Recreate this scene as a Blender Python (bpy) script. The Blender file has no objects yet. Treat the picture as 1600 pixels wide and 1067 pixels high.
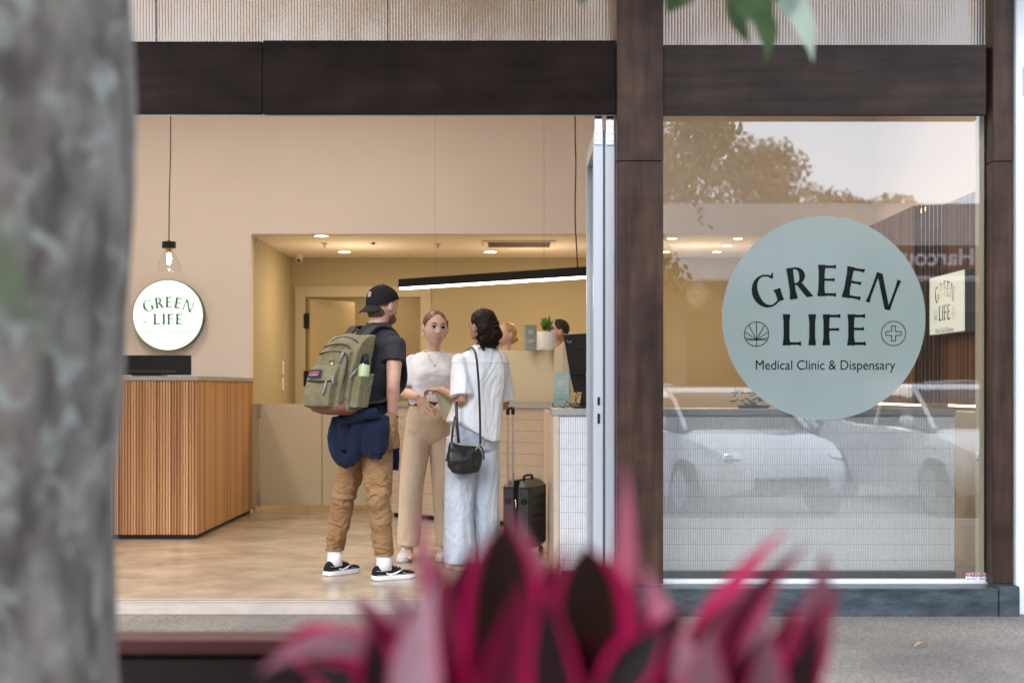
import bpy, bmesh, math, random
from mathutils import Vector, Matrix, Quaternion, noise
V = Vector
random.seed(7)
sc = bpy.context.scene
COL = sc.collection
CAMZ = 1.17
F = 2222.0
HZ = 606.0
# ------------------------------------------------------------------ camera
cam = bpy.data.objects.new("camera", bpy.data.cameras.new("camera"))
COL.objects.link(cam)
cam.location = (0, 0, CAMZ)
cam.rotation_euler = (math.radians(90), 0, 0)
cam.data.lens = 50
cam.data.sensor_width = 36
cam.data.shift_y = (HZ - 533.5) / 1600
cam.data.clip_start = 0.05
cam.data.clip_end = 900
cam.data.dof.use_dof = True
cam.data.dof.focus_distance = 8.9
cam.data.dof.aperture_fstop = 1.9
sc.camera = cam
# ------------------------------------------------------------------ sky, sun, exposure
world = bpy.data.worlds.new("World")
sc.world = world
world.use_nodes = True
wn = world.node_tree.nodes
wl = world.node_tree.links
sky = wn.new("ShaderNodeTexSky")
sky.sky_type = 'NISHITA'
sky.sun_disc = False
SUN_EL, SUN_ROT = 33, 198
sky.sun_elevation = math.radians(SUN_EL)
sky.sun_rotation = math.radians(SUN_ROT)
sky.air_density = 1.0
sky.dust_density = 1.0
sky.ozone_density = 1.0
# overcast: a pale, slightly uneven cloud layer over the blue
_tc = wn.new("ShaderNodeTexCoord"); _mp = wn.new("ShaderNodeMapping"); _mp.inputs[3].default_value = (1, 1, 2.5)
_ns = wn.new("ShaderNodeTexNoise"); _ns.inputs["Scale"].default_value = 2.2; _ns.inputs["Detail"].default_value = 5
_cr = wn.new("ShaderNodeValToRGB"); _cr.color_ramp.elements[0].color = (11.6, 13.0, 15.4, 1); _cr.color_ramp.elements[1].color = (14.6, 15.8, 17.6, 1)
_cr.color_ramp.elements[0].position = .3; _cr.color_ramp.elements[1].position = .7
_mx = wn.new("ShaderNodeMix"); _mx.data_type = 'RGBA'; _mx.inputs[0].default_value = 0.88
wl.new(_tc.outputs["Generated"], _mp.inputs[0]); wl.new(_mp.outputs[0], _ns.inputs[0]); wl.new(_ns.outputs[0], _cr.inputs[0])
wl.new(sky.outputs[0], _mx.inputs[6]); wl.new(_cr.outputs[0], _mx.inputs[7]); wl.new(_mx.outputs[2], wn["Background"].inputs[0])
wn["Background"].inputs[1].default_value = 0.15
sl = bpy.data.lights.new("sun", 'SUN')
sl.energy = 1.7
sl.angle = math.radians(24)
sl.color = (1.0, 0.98, 0.95)
so = bpy.data.objects.new("sun", sl)
COL.objects.link(so)
_d = V((math.sin(math.radians(SUN_ROT)) * math.cos(math.radians(SUN_EL)), math.cos(math.radians(SUN_ROT)) * math.cos(math.radians(SUN_EL)), math.sin(math.radians(SUN_EL))))
so.rotation_euler = _d.to_track_quat('Z', 'Y').to_euler()
so.location = (0, -5, 12)
sc.view_settings.view_transform = 'Standard'
sc.view_settings.look = 'None'
sc.view_settings.gamma = 1
sc.view_settings.exposure = 0.75
sc.cycles.use_denoising = True
sc.cycles.max_bounces = 10
sc.cycles.transparent_max_bounces = 24
sc.cycles.sample_clamp_indirect = 6.0
sc.cycles.caustics_reflective = False
sc.cycles.caustics_refractive = False

# ------------------------------------------------------------------ helpers
def P(px, py, d):
    """the point at depth d metres that the photograph shows at (px, py)"""
    return V(((px - 800) * d / F, d, CAMZ - (py - HZ) * d / F))

def lin(c):
    return tuple(((x / 255) / 12.92 if x / 255 <= 0.04045 else ((x / 255 + 0.055) / 1.055) ** 2.4) for x in c)

def nodes(name):
    m = bpy.data.materials.new(name)
    m.use_nodes = True
    nt = m.node_tree
    return m, nt, nt.nodes["Principled BSDF"], nt.nodes, nt.links

def mat(name, col, rough=0.6, metal=0.0, var=0.12, scale=6.0, stretch=(1, 1, 1), bump=0.0, bscale=None, spec=0.5, col2=None, detail=6, sheen=0.0, bdist=0.01, coat=0.0, wr=None):
    m, nt, b, N, L = nodes(name)
    c1 = V(col)
    c2 = V(col2) if col2 else c1 * (1 - var * 2)
    tc = N.new("ShaderNodeTexCoord")
    mp = N.new("ShaderNodeMapping")
    mp.inputs[3].default_value = stretch
    L.new(tc.outputs["Object"], mp.inputs[0])
    ns = N.new("ShaderNodeTexNoise")
    ns.inputs["Scale"].default_value = scale
    ns.inputs["Detail"].default_value = detail
    ns.inputs["Roughness"].default_value = 0.6
    L.new(mp.outputs[0], ns.inputs[0])
    cr = N.new("ShaderNodeValToRGB")
    cr.color_ramp.elements[0].position = 0.3
    cr.color_ramp.elements[1].position = 0.7
    cr.color_ramp.elements[0].color = (*c2, 1)
    cr.color_ramp.elements[1].color = (*(c1 * (1 + (0 if col2 else var * 0.5))), 1)
    L.new(ns.outputs[0], cr.inputs[0])
    L.new(cr.outputs[0], b.inputs["Base Color"])
    b.inputs["Roughness"].default_value = rough
    b.inputs["Metallic"].default_value = metal
    b.inputs["Specular IOR Level"].default_value = spec
    b.inputs["Sheen Weight"].default_value = sheen
    b.inputs["Coat Weight"].default_value = coat
    if bump:
        n2 = N.new("ShaderNodeTexNoise")
        n2.inputs["Scale"].default_value = bscale or scale * 4
        n2.inputs["Detail"].default_value = 5
        L.new(mp.outputs[0], n2.inputs[0])
        bp = N.new("ShaderNodeBump")
        bp.inputs["Strength"].default_value = bump
        bp.inputs["Distance"].default_value = bdist
        L.new(n2.outputs[0], bp.inputs["Height"])
        L.new(bp.outputs[0], b.inputs["Normal"])
        if wr:
            m3 = N.new("ShaderNodeMapping"); m3.inputs[3].default_value = wr[2]
            m3.inputs[2].default_value = (0, .5, .2)
            n3 = N.new("ShaderNodeTexNoise"); n3.inputs["Scale"].default_value = wr[0]; n3.inputs["Detail"].default_value = 2.5; n3.inputs["Distortion"].default_value = 1.6
            L.new(tc.outputs["Object"], m3.inputs[0]); L.new(m3.outputs[0], n3.inputs[0])
            r3 = N.new("ShaderNodeMath"); r3.operation = 'PINGPONG'; r3.inputs[1].default_value = .28; L.new(n3.outputs[0], r3.inputs[0])
            b3 = N.new("ShaderNodeBump"); b3.inputs["Strength"].default_value = 1.0; b3.inputs["Distance"].default_value = wr[1]
            L.new(r3.outputs[0], b3.inputs["Height"]); L.new(bp.outputs[0], b3.inputs["Normal"]); L.new(b3.outputs[0], b.inputs["Normal"])
    return m

def emit(name, col, strength):
    m, nt, b, N, L = nodes(name)
    b.inputs["Base Color"].default_value = (*col, 1)
    b.inputs["Emission Color"].default_value = (*col, 1)
    b.inputs["Emission Strength"].default_value = strength
    return m

def glassmat(name, ior=1.6, tint=(0.97, 0.985, 0.98), rough=0.0):
    m, nt, b, N, L = nodes(name)
    out = N["Material Output"]
    N.remove(b)
    tr = N.new("ShaderNodeBsdfTransparent"); tr.inputs[0].default_value = (*tint, 1)
    gl = N.new("ShaderNodeBsdfGlossy"); gl.inputs["Roughness"].default_value = rough
    fr = N.new("ShaderNodeFresnel"); fr.inputs[0].default_value = ior
    mx = N.new("ShaderNodeMixShader")
    # same reflectance from both sides of the pane
    g = N.new("ShaderNodeNewGeometry")
    mi = N.new("ShaderNodeMix"); mi.data_type = 'FLOAT'
    L.new(g.outputs["Backfacing"], mi.inputs[0])
    mi.inputs[2].default_value = ior
    mi.inputs[3].default_value = 1.0 / ior
    L.new(mi.outputs[0], fr.inputs[0])
    L.new(fr.outputs[0], mx.inputs[0]); L.new(tr.outputs[0], mx.inputs[1]); L.new(gl.outputs[0], mx.inputs[2])
    L.new(mx.outputs[0], out.inputs[0])
    return m

def slatmat(name, axis, period, cols, rough=0.45, grain=1.0):
    """timber battens: every batten of the given width takes its own tone, with grain along z"""
    m, nt, b, N, L = nodes(name)
    tc = N.new("ShaderNodeTexCoord")
    sp = N.new("ShaderNodeSeparateXYZ"); L.new(tc.outputs["Object"], sp.inputs[0])
    dv = N.new("ShaderNodeMath"); dv.operation = 'DIVIDE'; dv.inputs[1].default_value = period
    L.new(sp.outputs[axis], dv.inputs[0])
    fl = N.new("ShaderNodeMath"); fl.operation = 'FLOOR'; L.new(dv.outputs[0], fl.inputs[0])
    wnz = N.new("ShaderNodeTexWhiteNoise"); wnz.noise_dimensions = '1D'; L.new(fl.outputs[0], wnz.inputs["W"])
    mp = N.new("ShaderNodeMapping"); mp.inputs[3].default_value = (90, 90, 2.2); L.new(tc.outputs["Object"], mp.inputs[0])
    ns = N.new("ShaderNodeTexNoise"); ns.inputs["Scale"].default_value = 1.0; ns.inputs["Detail"].default_value = 5; L.new(mp.outputs[0], ns.inputs[0])
    ad = N.new("ShaderNodeMath"); ad.operation = 'MULTIPLY_ADD'; ad.inputs[1].default_value = 0.5 * grain
    L.new(ns.outputs[0], ad.inputs[0])
    ml = N.new("ShaderNodeMath"); ml.operation = 'MULTIPLY'; ml.inputs[1].default_value = 0.62; L.new(wnz.outputs[0], ml.inputs[0])
    L.new(ml.outputs[0], ad.inputs[2])
    cr = N.new("ShaderNodeValToRGB")
    e = cr.color_ramp.elements
    e[0].position = 0.2; e[0].color = (*cols[0], 1)
    e[1].position = 0.9; e[1].color = (*cols[-1], 1)
    for i, c in enumerate(cols[1:-1]):
        x = e.new(0.2 + 0.7 * (i + 1) / (len(cols) - 1)); x.color = (*c, 1)
    L.new(ad.outputs[0], cr.inputs[0]); L.new(cr.outputs[0], b.inputs["Base Color"])
    b.inputs["Roughness"].default_value = rough
    return m

class MB:
    """collects shapes, in world coordinates, and links them as one mesh object"""
    def __init__(s):
        s.v = []; s.f = []; s.mi = []; s.cur = 0
    def add(s, vs, fs):
        o = len(s.v)
        s.v += [tuple(x) for x in vs]
        s.f += [tuple(i + o for i in f) for f in fs]
        s.mi += [s.cur] * len(fs)
        return s
    def box(s, x0, x1, y0, y1, z0, z1, bev=0.0):
        if bev > 0:
            bev = min(bev, abs(x1 - x0) * .45, abs(y1 - y0) * .45, abs(z1 - z0) * .45)
            bm = bmesh.new()
            bmesh.ops.create_cube(bm, size=1)
            for v in bm.verts:
                v.co = V((x0 + (v.co.x + .5) * (x1 - x0), y0 + (v.co.y + .5) * (y1 - y0), z0 + (v.co.z + .5) * (z1 - z0)))
            bmesh.ops.bevel(bm, geom=bm.edges[:] , offset=bev, segments=2, affect='EDGES')
            bm.verts.index_update()
            s.add([v.co.copy() for v in bm.verts], [[v.index for v in f.verts] for f in bm.faces])
            bm.free()
            return s
        return s.add([(x0, y0, z0), (x1, y0, z0), (x1, y1, z0), (x0, y1, z0), (x0, y0, z1), (x1, y0, z1), (x1, y1, z1), (x0, y1, z1)],
                     [(0, 3, 2, 1), (4, 5, 6, 7), (0, 1, 5, 4), (1, 2, 6, 5), (2, 3, 7, 6), (3, 0, 4, 7)])
    def obox(s, o, a, b, c, bev=0.0):
        """box with corner-to-centre half axes a, b, c about o"""
        m = MB().box(-1, 1, -1, 1, -1, 1)
        if bev > 0:
            la, lb, lc = a.length, b.length, c.length
            m = MB().box(-la, la, -lb, lb, -lc, lc, bev)
            return s.add([o + a * (v[0] / la) + b * (v[1] / lb) + c * (v[2] / lc) for v in m.v], m.f)
        return s.add([o + a * v[0] + b * v[1] + c * v[2] for v in m.v], m.f)
    def prism(s, pts, off):
        n = len(pts); off = V(off)
        pts = [V(p) for p in pts]
        vs = pts + [p + off for p in pts]
        fs = [tuple(range(n)), tuple(range(2 * n - 1, n - 1, -1))] + [(i, i + n, (i + 1) % n + n, (i + 1) % n) for i in range(n)]
        return s.add(vs, fs)
    def rings(s, rings, cap=True, closed=True):
        n = len(rings[0]); vs = [p for r in rings for p in r]; fs = []
        m = n if closed else n - 1
        for k in range(len(rings) - 1):
            for i in range(m):
                j = (i + 1) % n
                fs.append((k * n + i, k * n + j, (k + 1) * n + j, (k + 1) * n + i))
        if cap and closed:
            fs.append(tuple(range(n - 1, -1, -1)))
            fs.append(tuple((len(rings) - 1) * n + i for i in range(n)))
        return s.add(vs, fs)
    def loft(s, secs, n=24, pw=2.0):
        """secs: (centre, half axis a, half axis b) - superelliptic sections"""
        rs = []
        for sec in secs:
            c, a, b = sec[:3]
            q = sec[3] if len(sec) > 3 else pw
            r = []
            for i in range(n):
                t = 2 * math.pi * i / n
                ct, st = math.cos(t), math.sin(t)
                r.append(c + a * math.copysign(abs(ct) ** (2 / q), ct) + b * math.copysign(abs(st) ** (2 / q), st))
            rs.append(r)
        return s.rings(rs)
    def tube(s, pts, r, n=10, ends=False, sub=1):
        pts = [V(p) for p in pts]
        rad = r if isinstance(r, (list, tuple)) else [r] * len(pts)
        rad = list(rad)
        if sub > 1:
            q, rr = [], []
            m = len(pts)
            for i in range(m - 1):
                p0, p1, p2, p3 = pts[max(i - 1, 0)], pts[i], pts[i + 1], pts[min(i + 2, m - 1)]
                for k in range(sub):
                    t = k / sub
                    q.append(0.5 * ((2 * p1) + (p2 - p0) * t + (2 * p0 - 5 * p1 + 4 * p2 - p3) * t * t + (3 * p1 - p0 - 3 * p2 + p3) * t ** 3))
                    rr.append(rad[i] * (1 - t) + rad[i + 1] * t)
            q.append(pts[-1]); rr.append(rad[-1])
            pts, rad = q, rr
        t0 = (pts[1] - pts[0]).normalized()
        up = V((0, 0, 1)) if abs(t0.z) < 0.9 else V((0, 1, 0))
        a = t0.cross(up).normalized()
        rs = []
        for i, p in enumerate(pts):
            t = (pts[min(i + 1, len(pts) - 1)] - pts[max(i - 1, 0)]).normalized()
            a = (a - t * a.dot(t)).normalized()
            b = t.cross(a)
            rs.append([p + (a * math.cos(2 * math.pi * k / n) + b * math.sin(2 * math.pi * k / n)) * rad[i] for k in range(n)])
        s.rings(rs)
        if ends:
            s.ball(pts[0], rad[0], n=n); s.ball(pts[-1], rad[-1], n=n)
        return s
    def ball(s, c, r, ax=None, n=12):
        """sphere or, with ax = three half axes, an ellipsoid"""
        if ax is None:
            ax = (V((r, 0, 0)), V((0, r, 0)), V((0, 0, r)))
        c = V(c)
        m = max(6, n // 2 + 2)
        vs = [c - ax[2]]
        for k in range(1, m):
            ph = -math.pi / 2 + math.pi * k / m
            for i in range(n):
                th = 2 * math.pi * i / n
                vs.append(c + ax[0] * math.cos(ph) * math.cos(th) + ax[1] * math.cos(ph) * math.sin(th) + ax[2] * math.sin(ph))
        vs.append(c + ax[2])
        fs = [(0, 1 + (i + 1) % n, 1 + i) for i in range(n)]
        for k in range(m - 2):
            for i in range(n):
                j = (i + 1) % n
                fs.append((1 + k * n + i, 1 + k * n + j, 1 + (k + 1) * n + j, 1 + (k + 1) * n + i))
        e = 1 + (m - 2) * n
        fs += [(e + i, e + (i + 1) % n, len(vs) - 1) for i in range(n)]
        return s.add(vs, fs)
    def lathe(s, c, prof, n=32):
        c = V(c)
        rs = [[c + V((r * math.cos(2 * math.pi * i / n), r * math.sin(2 * math.pi * i / n), z)) for i in range(n)] for r, z in prof]
        return s.rings(rs)
    def disc(s, c, nrm, r, th=0.0, n=48):
        c = V(c); nrm = V(nrm).normalized()
        a = nrm.cross(V((0, 0, 1)) if abs(nrm.z) < .9 else V((0, 1, 0))).normalized(); b = nrm.cross(a)
        pts = [c + (a * math.cos(2 * math.pi * i / n) + b * math.sin(2 * math.pi * i / n)) * r for i in range(n)]
        return s.prism(pts, nrm * th) if th else s.add(pts, [tuple(range(n))])
    def build(s, name, m, parent=None, smooth=False, label=None, cat=None, group=None, kind=None, voxel=None, relax=0, disp=None, base=None, autosmooth=None):
        me = bpy.data.meshes.new(name)
        o = bpy.data.objects.new(name, me)
        COL.objects.link(o)
        me.from_pydata(s.v, [], s.f)
        mats = m if isinstance(m, (list, tuple)) else [m]
        for x in mats:
            me.materials.append(x)
        if len(mats) > 1:
            for p, i in zip(me.polygons, s.mi):
                p.material_index = i
        if voxel:
            bm = bmesh.new(); bm.from_mesh(me)
            bmesh.ops.recalc_face_normals(bm, faces=bm.faces)
            bm.to_mesh(me); bm.free()
            md = o.modifiers.new("r", 'REMESH'); md.mode = 'VOXEL'; md.voxel_size = voxel
            if relax:
                ms = o.modifiers.new("s", 'SMOOTH'); ms.factor = 0.5; ms.iterations = relax
            dg = bpy.context.evaluated_depsgraph_get()
            me2 = bpy.data.meshes.new_from_object(o.evaluated_get(dg))
            o.modifiers.clear()
            o.data = me2; bpy.data.meshes.remove(me); me = me2; me.name = name
            smooth = True
        else:
            bm = bmesh.new(); bm.from_mesh(me)
            bmesh.ops.recalc_face_normals(bm, faces=bm.faces)
            bm.to_mesh(me); bm.free()
        if disp:
            me.update()
            ns = [v.normal.copy() for v in me.vertices]
            for v, nn in zip(me.vertices, ns):
                v.co += nn * disp(v.co, nn)
        me.update()
        if smooth:
            for p in me.polygons:
                p.use_smooth = True
            if autosmooth:
                me.set_sharp_from_angle(angle=math.radians(autosmooth))
        if parent is None:
            if base is None:
                xs = [v.co for v in me.vertices]
                mn = V([min(v[i] for v in xs) for i in range(3)]); mx = V([max(v[i] for v in xs) for i in range(3)])
                base = V(((mn.x + mx.x) / 2, (mn.y + mx.y) / 2, mn.z))
            o.location = base
            off = V(base)
        else:
            off = V(parent["wloc"])
            o.parent = parent
            if parent.type == 'MESH':
                off = V(parent["wloc"])
        for v in me.vertices:
            v.co -= off
        o["wloc"] = list(off)
        me.update()
        if parent is not None and parent.type == 'MESH':
            pass
        return tag(o, label, cat, group, kind)

def tag(o, label=None, cat=None, group=None, kind=None):
    if label: o["label"] = label
    if cat: o["category"] = cat
    if group: o["group"] = group
    if kind: o["kind"] = kind
    return o

def thing(name, loc, label, cat, group=None):
    o = bpy.data.objects.new(name, None)
    o.empty_display_size = 0.1
    COL.objects.link(o)
    o.location = loc
    o["wloc"] = list(loc)
    return tag(o, label, cat, group)

def copy_tree(o, parent=None):
    c = o.copy(); COL.objects.link(c)
    if parent: c.parent = parent
    for ch in [x for x in bpy.data.objects if x.parent == o]:
        copy_tree(ch, c)
    return c

def fold(amp, fx, fy, fz, seed=0, sharp=True, lo=None, amp2=0.0, f2=40):
    off = V((seed * 3.1, seed * 1.7, seed * 5.3))
    def f(p, n):
        q = V((p.x * fx, p.y * fy, p.z * fz)) + off
        w = noise.noise(q * 0.5) * 1.2
        x = noise.noise(q + V((w, w, w)))
        d = (0.35 - abs(x)) if sharp else x
        if amp2:
            d += amp2 / amp * noise.noise(p * f2)
        return amp * d
    return f

def smoothpath(pts, sub=6):
    pts = [V(p) for p in pts]; m = len(pts); q = []
    for i in range(m - 1):
        p0, p1, p2, p3 = pts[max(i - 1, 0)], pts[i], pts[i + 1], pts[min(i + 2, m - 1)]
        for k in range(sub):
            t = k / sub
            q.append(0.5 * ((2 * p1) + (p2 - p0) * t + (2 * p0 - 5 * p1 + 4 * p2 - p3) * t * t + (3 * p1 - p0 - 3 * p2 + p3) * t ** 3))
    q.append(pts[-1])
    return q

# ------------------------------------------------------------------ writing
def flared(x0, y0, x1, y1, w0, w1=None, mid=None, horiz=None):
    """a stroke with flared ends, as a list of 2-D points"""
    w1 = w0 if w1 is None else w1
    wm = mid if mid is not None else min(w0, w1) * 0.72
    d = V((x1 - x0, y1 - y0)); n = V((-d.y, d.x)).normalized()
    if horiz: n = V(horiz)
    a, m, b = V((x0, y0)), V(((x0 + x1) / 2, (y0 + y1) / 2)), V((x1, y1))
    return [a + n * w0 / 2, a.lerp(m, .4) + n * (wm * .55 + w0 * .45 * .3) / 1.0 * .55 if False else a.lerp(m, .5) + n * wm / 2, b.lerp(m, .5) + n * wm / 2, b + n * w1 / 2,
            b - n * w1 / 2, b.lerp(m, .5) - n * wm / 2, a.lerp(m, .5) - n * wm / 2, a - n * w0 / 2]

def arcstroke(cx, cy, rx, ry, a0, a1, wf, n=18):
    out, inn = [], []
    for i in range(n + 1):
        t = i / n; a = math.radians(a0 + (a1 - a0) * t)
        w = wf(t, a)
        c, s_ = math.cos(a), math.sin(a)
        out.append(V((cx + (rx) * c, cy + (ry) * s_)))
        inn.append(V((cx + (rx - w) * c, cy + (ry - w * .8) * s_)))
    return [out[i] for i in range(n + 1)], [inn[i] for i in range(n + 1)]

def glyph(ch):
    """list of quads/polys (2-D) for one flared capital of height 1"""
    S = []
    hz = (0, 1)
    if ch in 'EFL':
        S.append(flared(.11, 0, .11, 1, .26, .24, .19, (1, 0)))
    if ch == 'E':
        S += [flared(.17, .94, .56, .945, .09, .135, .085, hz), flared(.18, .53, .52, .53, .075, .115, .075, hz), flared(.17, .06, .58, .055, .09, .135, .085, hz)]
    if ch == 'F':
        S += [flared(.17, .94, .56, .945, .09, .135, .085, hz), flared(.18, .51, .52, .51, .075, .115, .075, hz)]
    if ch == 'L':
        S += [flared(.17, .06, .58, .055, .09, .15, .085, hz)]
    if ch == 'I':
        S.append(flared(.12, 0, .12, 1, .25, .25, .19, (1, 0)))
    if ch == 'N':
        S += [flared(.05, 0, .05, 1, .13, .10, .085, (1, 0)), [V((.0, 1)), V((.19, 1)), V((.80, .0)), V((.68, -.03)), V((.62, .0))],
              flared(.76, 0, .76, 1, .10, .13, .085, (1, 0))]
    if ch == 'R':
        S.append(flared(.11, 0, .11, 1, .26, .22, .19, (1, 0)))
        o, i = arcstroke(.26, .72, .31, .28, 100, -95, lambda t, a: .07 + .12 * max(0, math.cos(a)) ** 1.2)
        for k in range(len(o) - 1): S.append([o[k], o[k + 1], i[k + 1], i[k]])
        S += [flared(.12, .965, .26, .965, .07, .07, .07, hz), flared(.12, .465, .26, .465, .07, .07, .07, hz)]
        S.append([V((.24, .47)), V((.42, .50)), V((.74, .0)), V((.52, .0))])
    if ch == 'G':
        o, i = arcstroke(.47, .49, .47, .53, 42, 318, lambda t, a: .075 + .13 * max(0, -math.cos(a)) ** 1.1, 30)
        for k in range(len(o) - 1): S.append([o[k], o[k + 1], i[k + 1], i[k]])
        S.append(flared(.80, .04, .80, .44, .20, .24, .19, (1, 0)))
        S.append([V((.80, .80)), V((.86, .98)), V((.80, .96)), V((.70, .84))])
    return S
GW = {'G': .94, 'R': .72, 'E': .62, 'N': .84, 'L': .60, 'I': .25, 'F': .58}

def write_caps(mb, text, h, cen, ux, uy, nrm, gap=.16, arc=None, step=0.00012):
    """capitals of height h, centred at cen on the baseline; arc = radius of the circle the baseline follows"""
    w = sum(GW[c] for c in text) + gap * (len(text) - 1)
    x = -w / 2; k = 0
    for c in text:
        mid = x + GW[c] / 2
        for poly in glyph(c):
            k += 1
            pts = []
            for p in poly:
                lx, ly = p.x - GW[c] / 2, p.y
                if arc:
                    an = mid * h / arc
                    rr = arc + ly * h
                    gx = rr * math.sin(an) + lx * h * math.cos(an)
                    gy = rr * math.cos(an) - arc - lx * h * math.sin(an)
                    pts.append(cen + ux * gx + uy * gy)
                else:
                    pts.append(cen + ux * (mid + lx) * h + uy * ly * h)
            d = nrm * (step * (1 + (k * 7) % 13))
            mb.add([q + d for q in pts], [tuple(range(len(pts)))])
        x += GW[c] + gap

def write_text(mb, text, size, cen, ux, uy, nrm, align='CENTER', sx=1.0, bold=0.0):
    cu = bpy.data.curves.new("t", 'FONT'); cu.body = text; cu.size = size
    cu.align_x = align; cu.align_y = 'CENTER'; cu.offset = bold
    o = bpy.data.objects.new("t", cu); COL.objects.link(o)
    dg = bpy.context.evaluated_depsgraph_get()
    me = bpy.data.meshes.new_from_object(o.evaluated_get(dg))
    vs = [cen + ux * v.co.x * sx + uy * v.co.y + nrm * 0.0005 for v in me.vertices]
    mb.add(vs, [tuple(p.vertices) for p in me.polygons])
    bpy.data.objects.remove(o); bpy.data.curves.remove(cu); bpy.data.meshes.remove(me)

def strip2(mb, pts, w, cen, ux, uy, nrm, close=False, lift=0.0006):
    """a thin flat line through 2-D points"""
    n = len(pts)
    for i in range(n if close else n - 1):
        a, b = V(pts[i]), V(pts[(i + 1) % n])
        d = (b - a).normalized(); q = V((-d.y, d.x)) * w / 2
        k = lift + 0.0001 * (i % 5)
        mb.add([cen + ux * p.x + uy * p.y + nrm * k for p in (a + q, b + q, b - q, a - q)], [(0, 1, 2, 3)])

def logo(mb_caps, mb_thin, cen, r, ux, uy, nrm, thin=1.0):
    """the shop's round emblem: arched capitals, second row, two small roundels, tag line; r = circle radius"""
    s = r / 159.0
    def at(x, y): return cen + ux * (x - 1287) * s + uy * (497 - y) * s
    write_caps(mb_caps, "GREEN", 49 * s, at(1288, 463), ux, uy, nrm, gap=.155, arc=242 * s)
    write_caps(mb_caps, "LIFE", 48.5 * s, at(1289, 539.5), ux, uy, nrm, gap=.217)
    write_text(mb_thin, "Medical Clinic & Dispensary", 21.5 * s, at(1289, 571), ux, uy, nrm, sx=0.90)
    lw = 1.1 * s * thin
    c = at(1182, 522); R = 19 * s
    circ = [(R * math.cos(a * math.pi / 20), R * math.sin(a * math.pi / 20)) for a in range(40)]
    strip2(mb_thin, circ, lw, c, ux, uy, nrm, True)
    b0 = (0, -9 * s)
    for a in (90, 62, 34, 118, 146, 10, 170):
        # ray from the lower hub to the rim
        dx, dy = math.cos(math.radians(a)), math.sin(math.radians(a))
        bq = b0[1] * dy; cq = b0[1] ** 2 - R * R
        t = -bq + math.sqrt(bq * bq - cq)
        strip2(mb_thin, [b0, (dx * t, b0[1] + dy * t)], lw, c, ux, uy, nrm)
    hx = math.sqrt(R * R - b0[1] ** 2)
    strip2(mb_thin, [(-hx, b0[1]), (hx, b0[1])], lw, c, ux, uy, nrm)
    strip2(mb_thin, [b0, (0, -R)], lw, c, ux, uy, nrm)
    c = at(1396, 521)
    strip2(mb_thin, circ, lw, c, ux, uy, nrm, True)
    a, w = 12 * s, 3 * s
    strip2(mb_thin, [(-w, a), (w, a), (w, w), (a, w), (a, -w), (w, -w), (w, -a), (-w, -a), (-w, -w), (-a, -w), (-a, w), (-w, w)], lw, c, ux, uy, nrm, True)

UX, UZ, UYN = V((1, 0, 0)), V((0, 0, 1)), V((0, -1, 0))
# ------------------------------------------------------------------ materials
M = {}
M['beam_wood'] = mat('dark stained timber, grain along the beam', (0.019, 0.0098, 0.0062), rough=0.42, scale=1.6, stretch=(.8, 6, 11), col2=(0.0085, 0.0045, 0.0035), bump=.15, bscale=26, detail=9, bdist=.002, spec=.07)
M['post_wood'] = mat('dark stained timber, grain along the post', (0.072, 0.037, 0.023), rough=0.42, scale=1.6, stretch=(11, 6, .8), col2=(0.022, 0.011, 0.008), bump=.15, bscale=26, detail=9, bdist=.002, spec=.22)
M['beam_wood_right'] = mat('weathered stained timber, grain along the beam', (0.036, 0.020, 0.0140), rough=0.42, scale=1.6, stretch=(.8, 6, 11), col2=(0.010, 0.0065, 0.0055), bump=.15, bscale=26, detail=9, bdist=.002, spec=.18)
M['thresh'] = mat('dull worn aluminium strip', (0.52, 0.45, 0.39), rough=.45, metal=.3, var=.08, scale=8)
M['steel'] = mat('mottled galvanised steel', (0.13, 0.16, 0.18), rough=.38, metal=.75, scale=7, stretch=(1, 1, 3), col2=(0.045, 0.06, 0.072), bump=.12, bscale=40, detail=8, bdist=.004)
M['alu'] = mat('pale anodised aluminium', (0.62, 0.64, 0.68), rough=.32, metal=.35, var=.04, scale=3, stretch=(1, 1, .2))
M['alu_dark'] = mat('grey door gasket', (0.10, 0.10, 0.115), rough=.5, var=.05)
M['black'] = mat('black plastic', (0.010, 0.010, 0.011), rough=.42, var=.1, scale=20, spec=.3)
M['black_matte'] = mat('matt black', (0.010, 0.010, 0.010), rough=.7, var=.1, spec=.15)
M['chrome'] = mat('polished metal', (0.7, 0.7, 0.72), rough=.2, metal=1, var=.03)
M['white_metal'] = mat('white powder coat', (0.72, 0.73, 0.76), rough=.4, var=.03, scale=2)
M['pavement'] = mat('exposed aggregate concrete', (0.225, 0.20, 0.172), rough=.85, scale=42, col2=(0.115, 0.10, 0.085), bump=.6, bscale=70, detail=10, bdist=.01)
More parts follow.
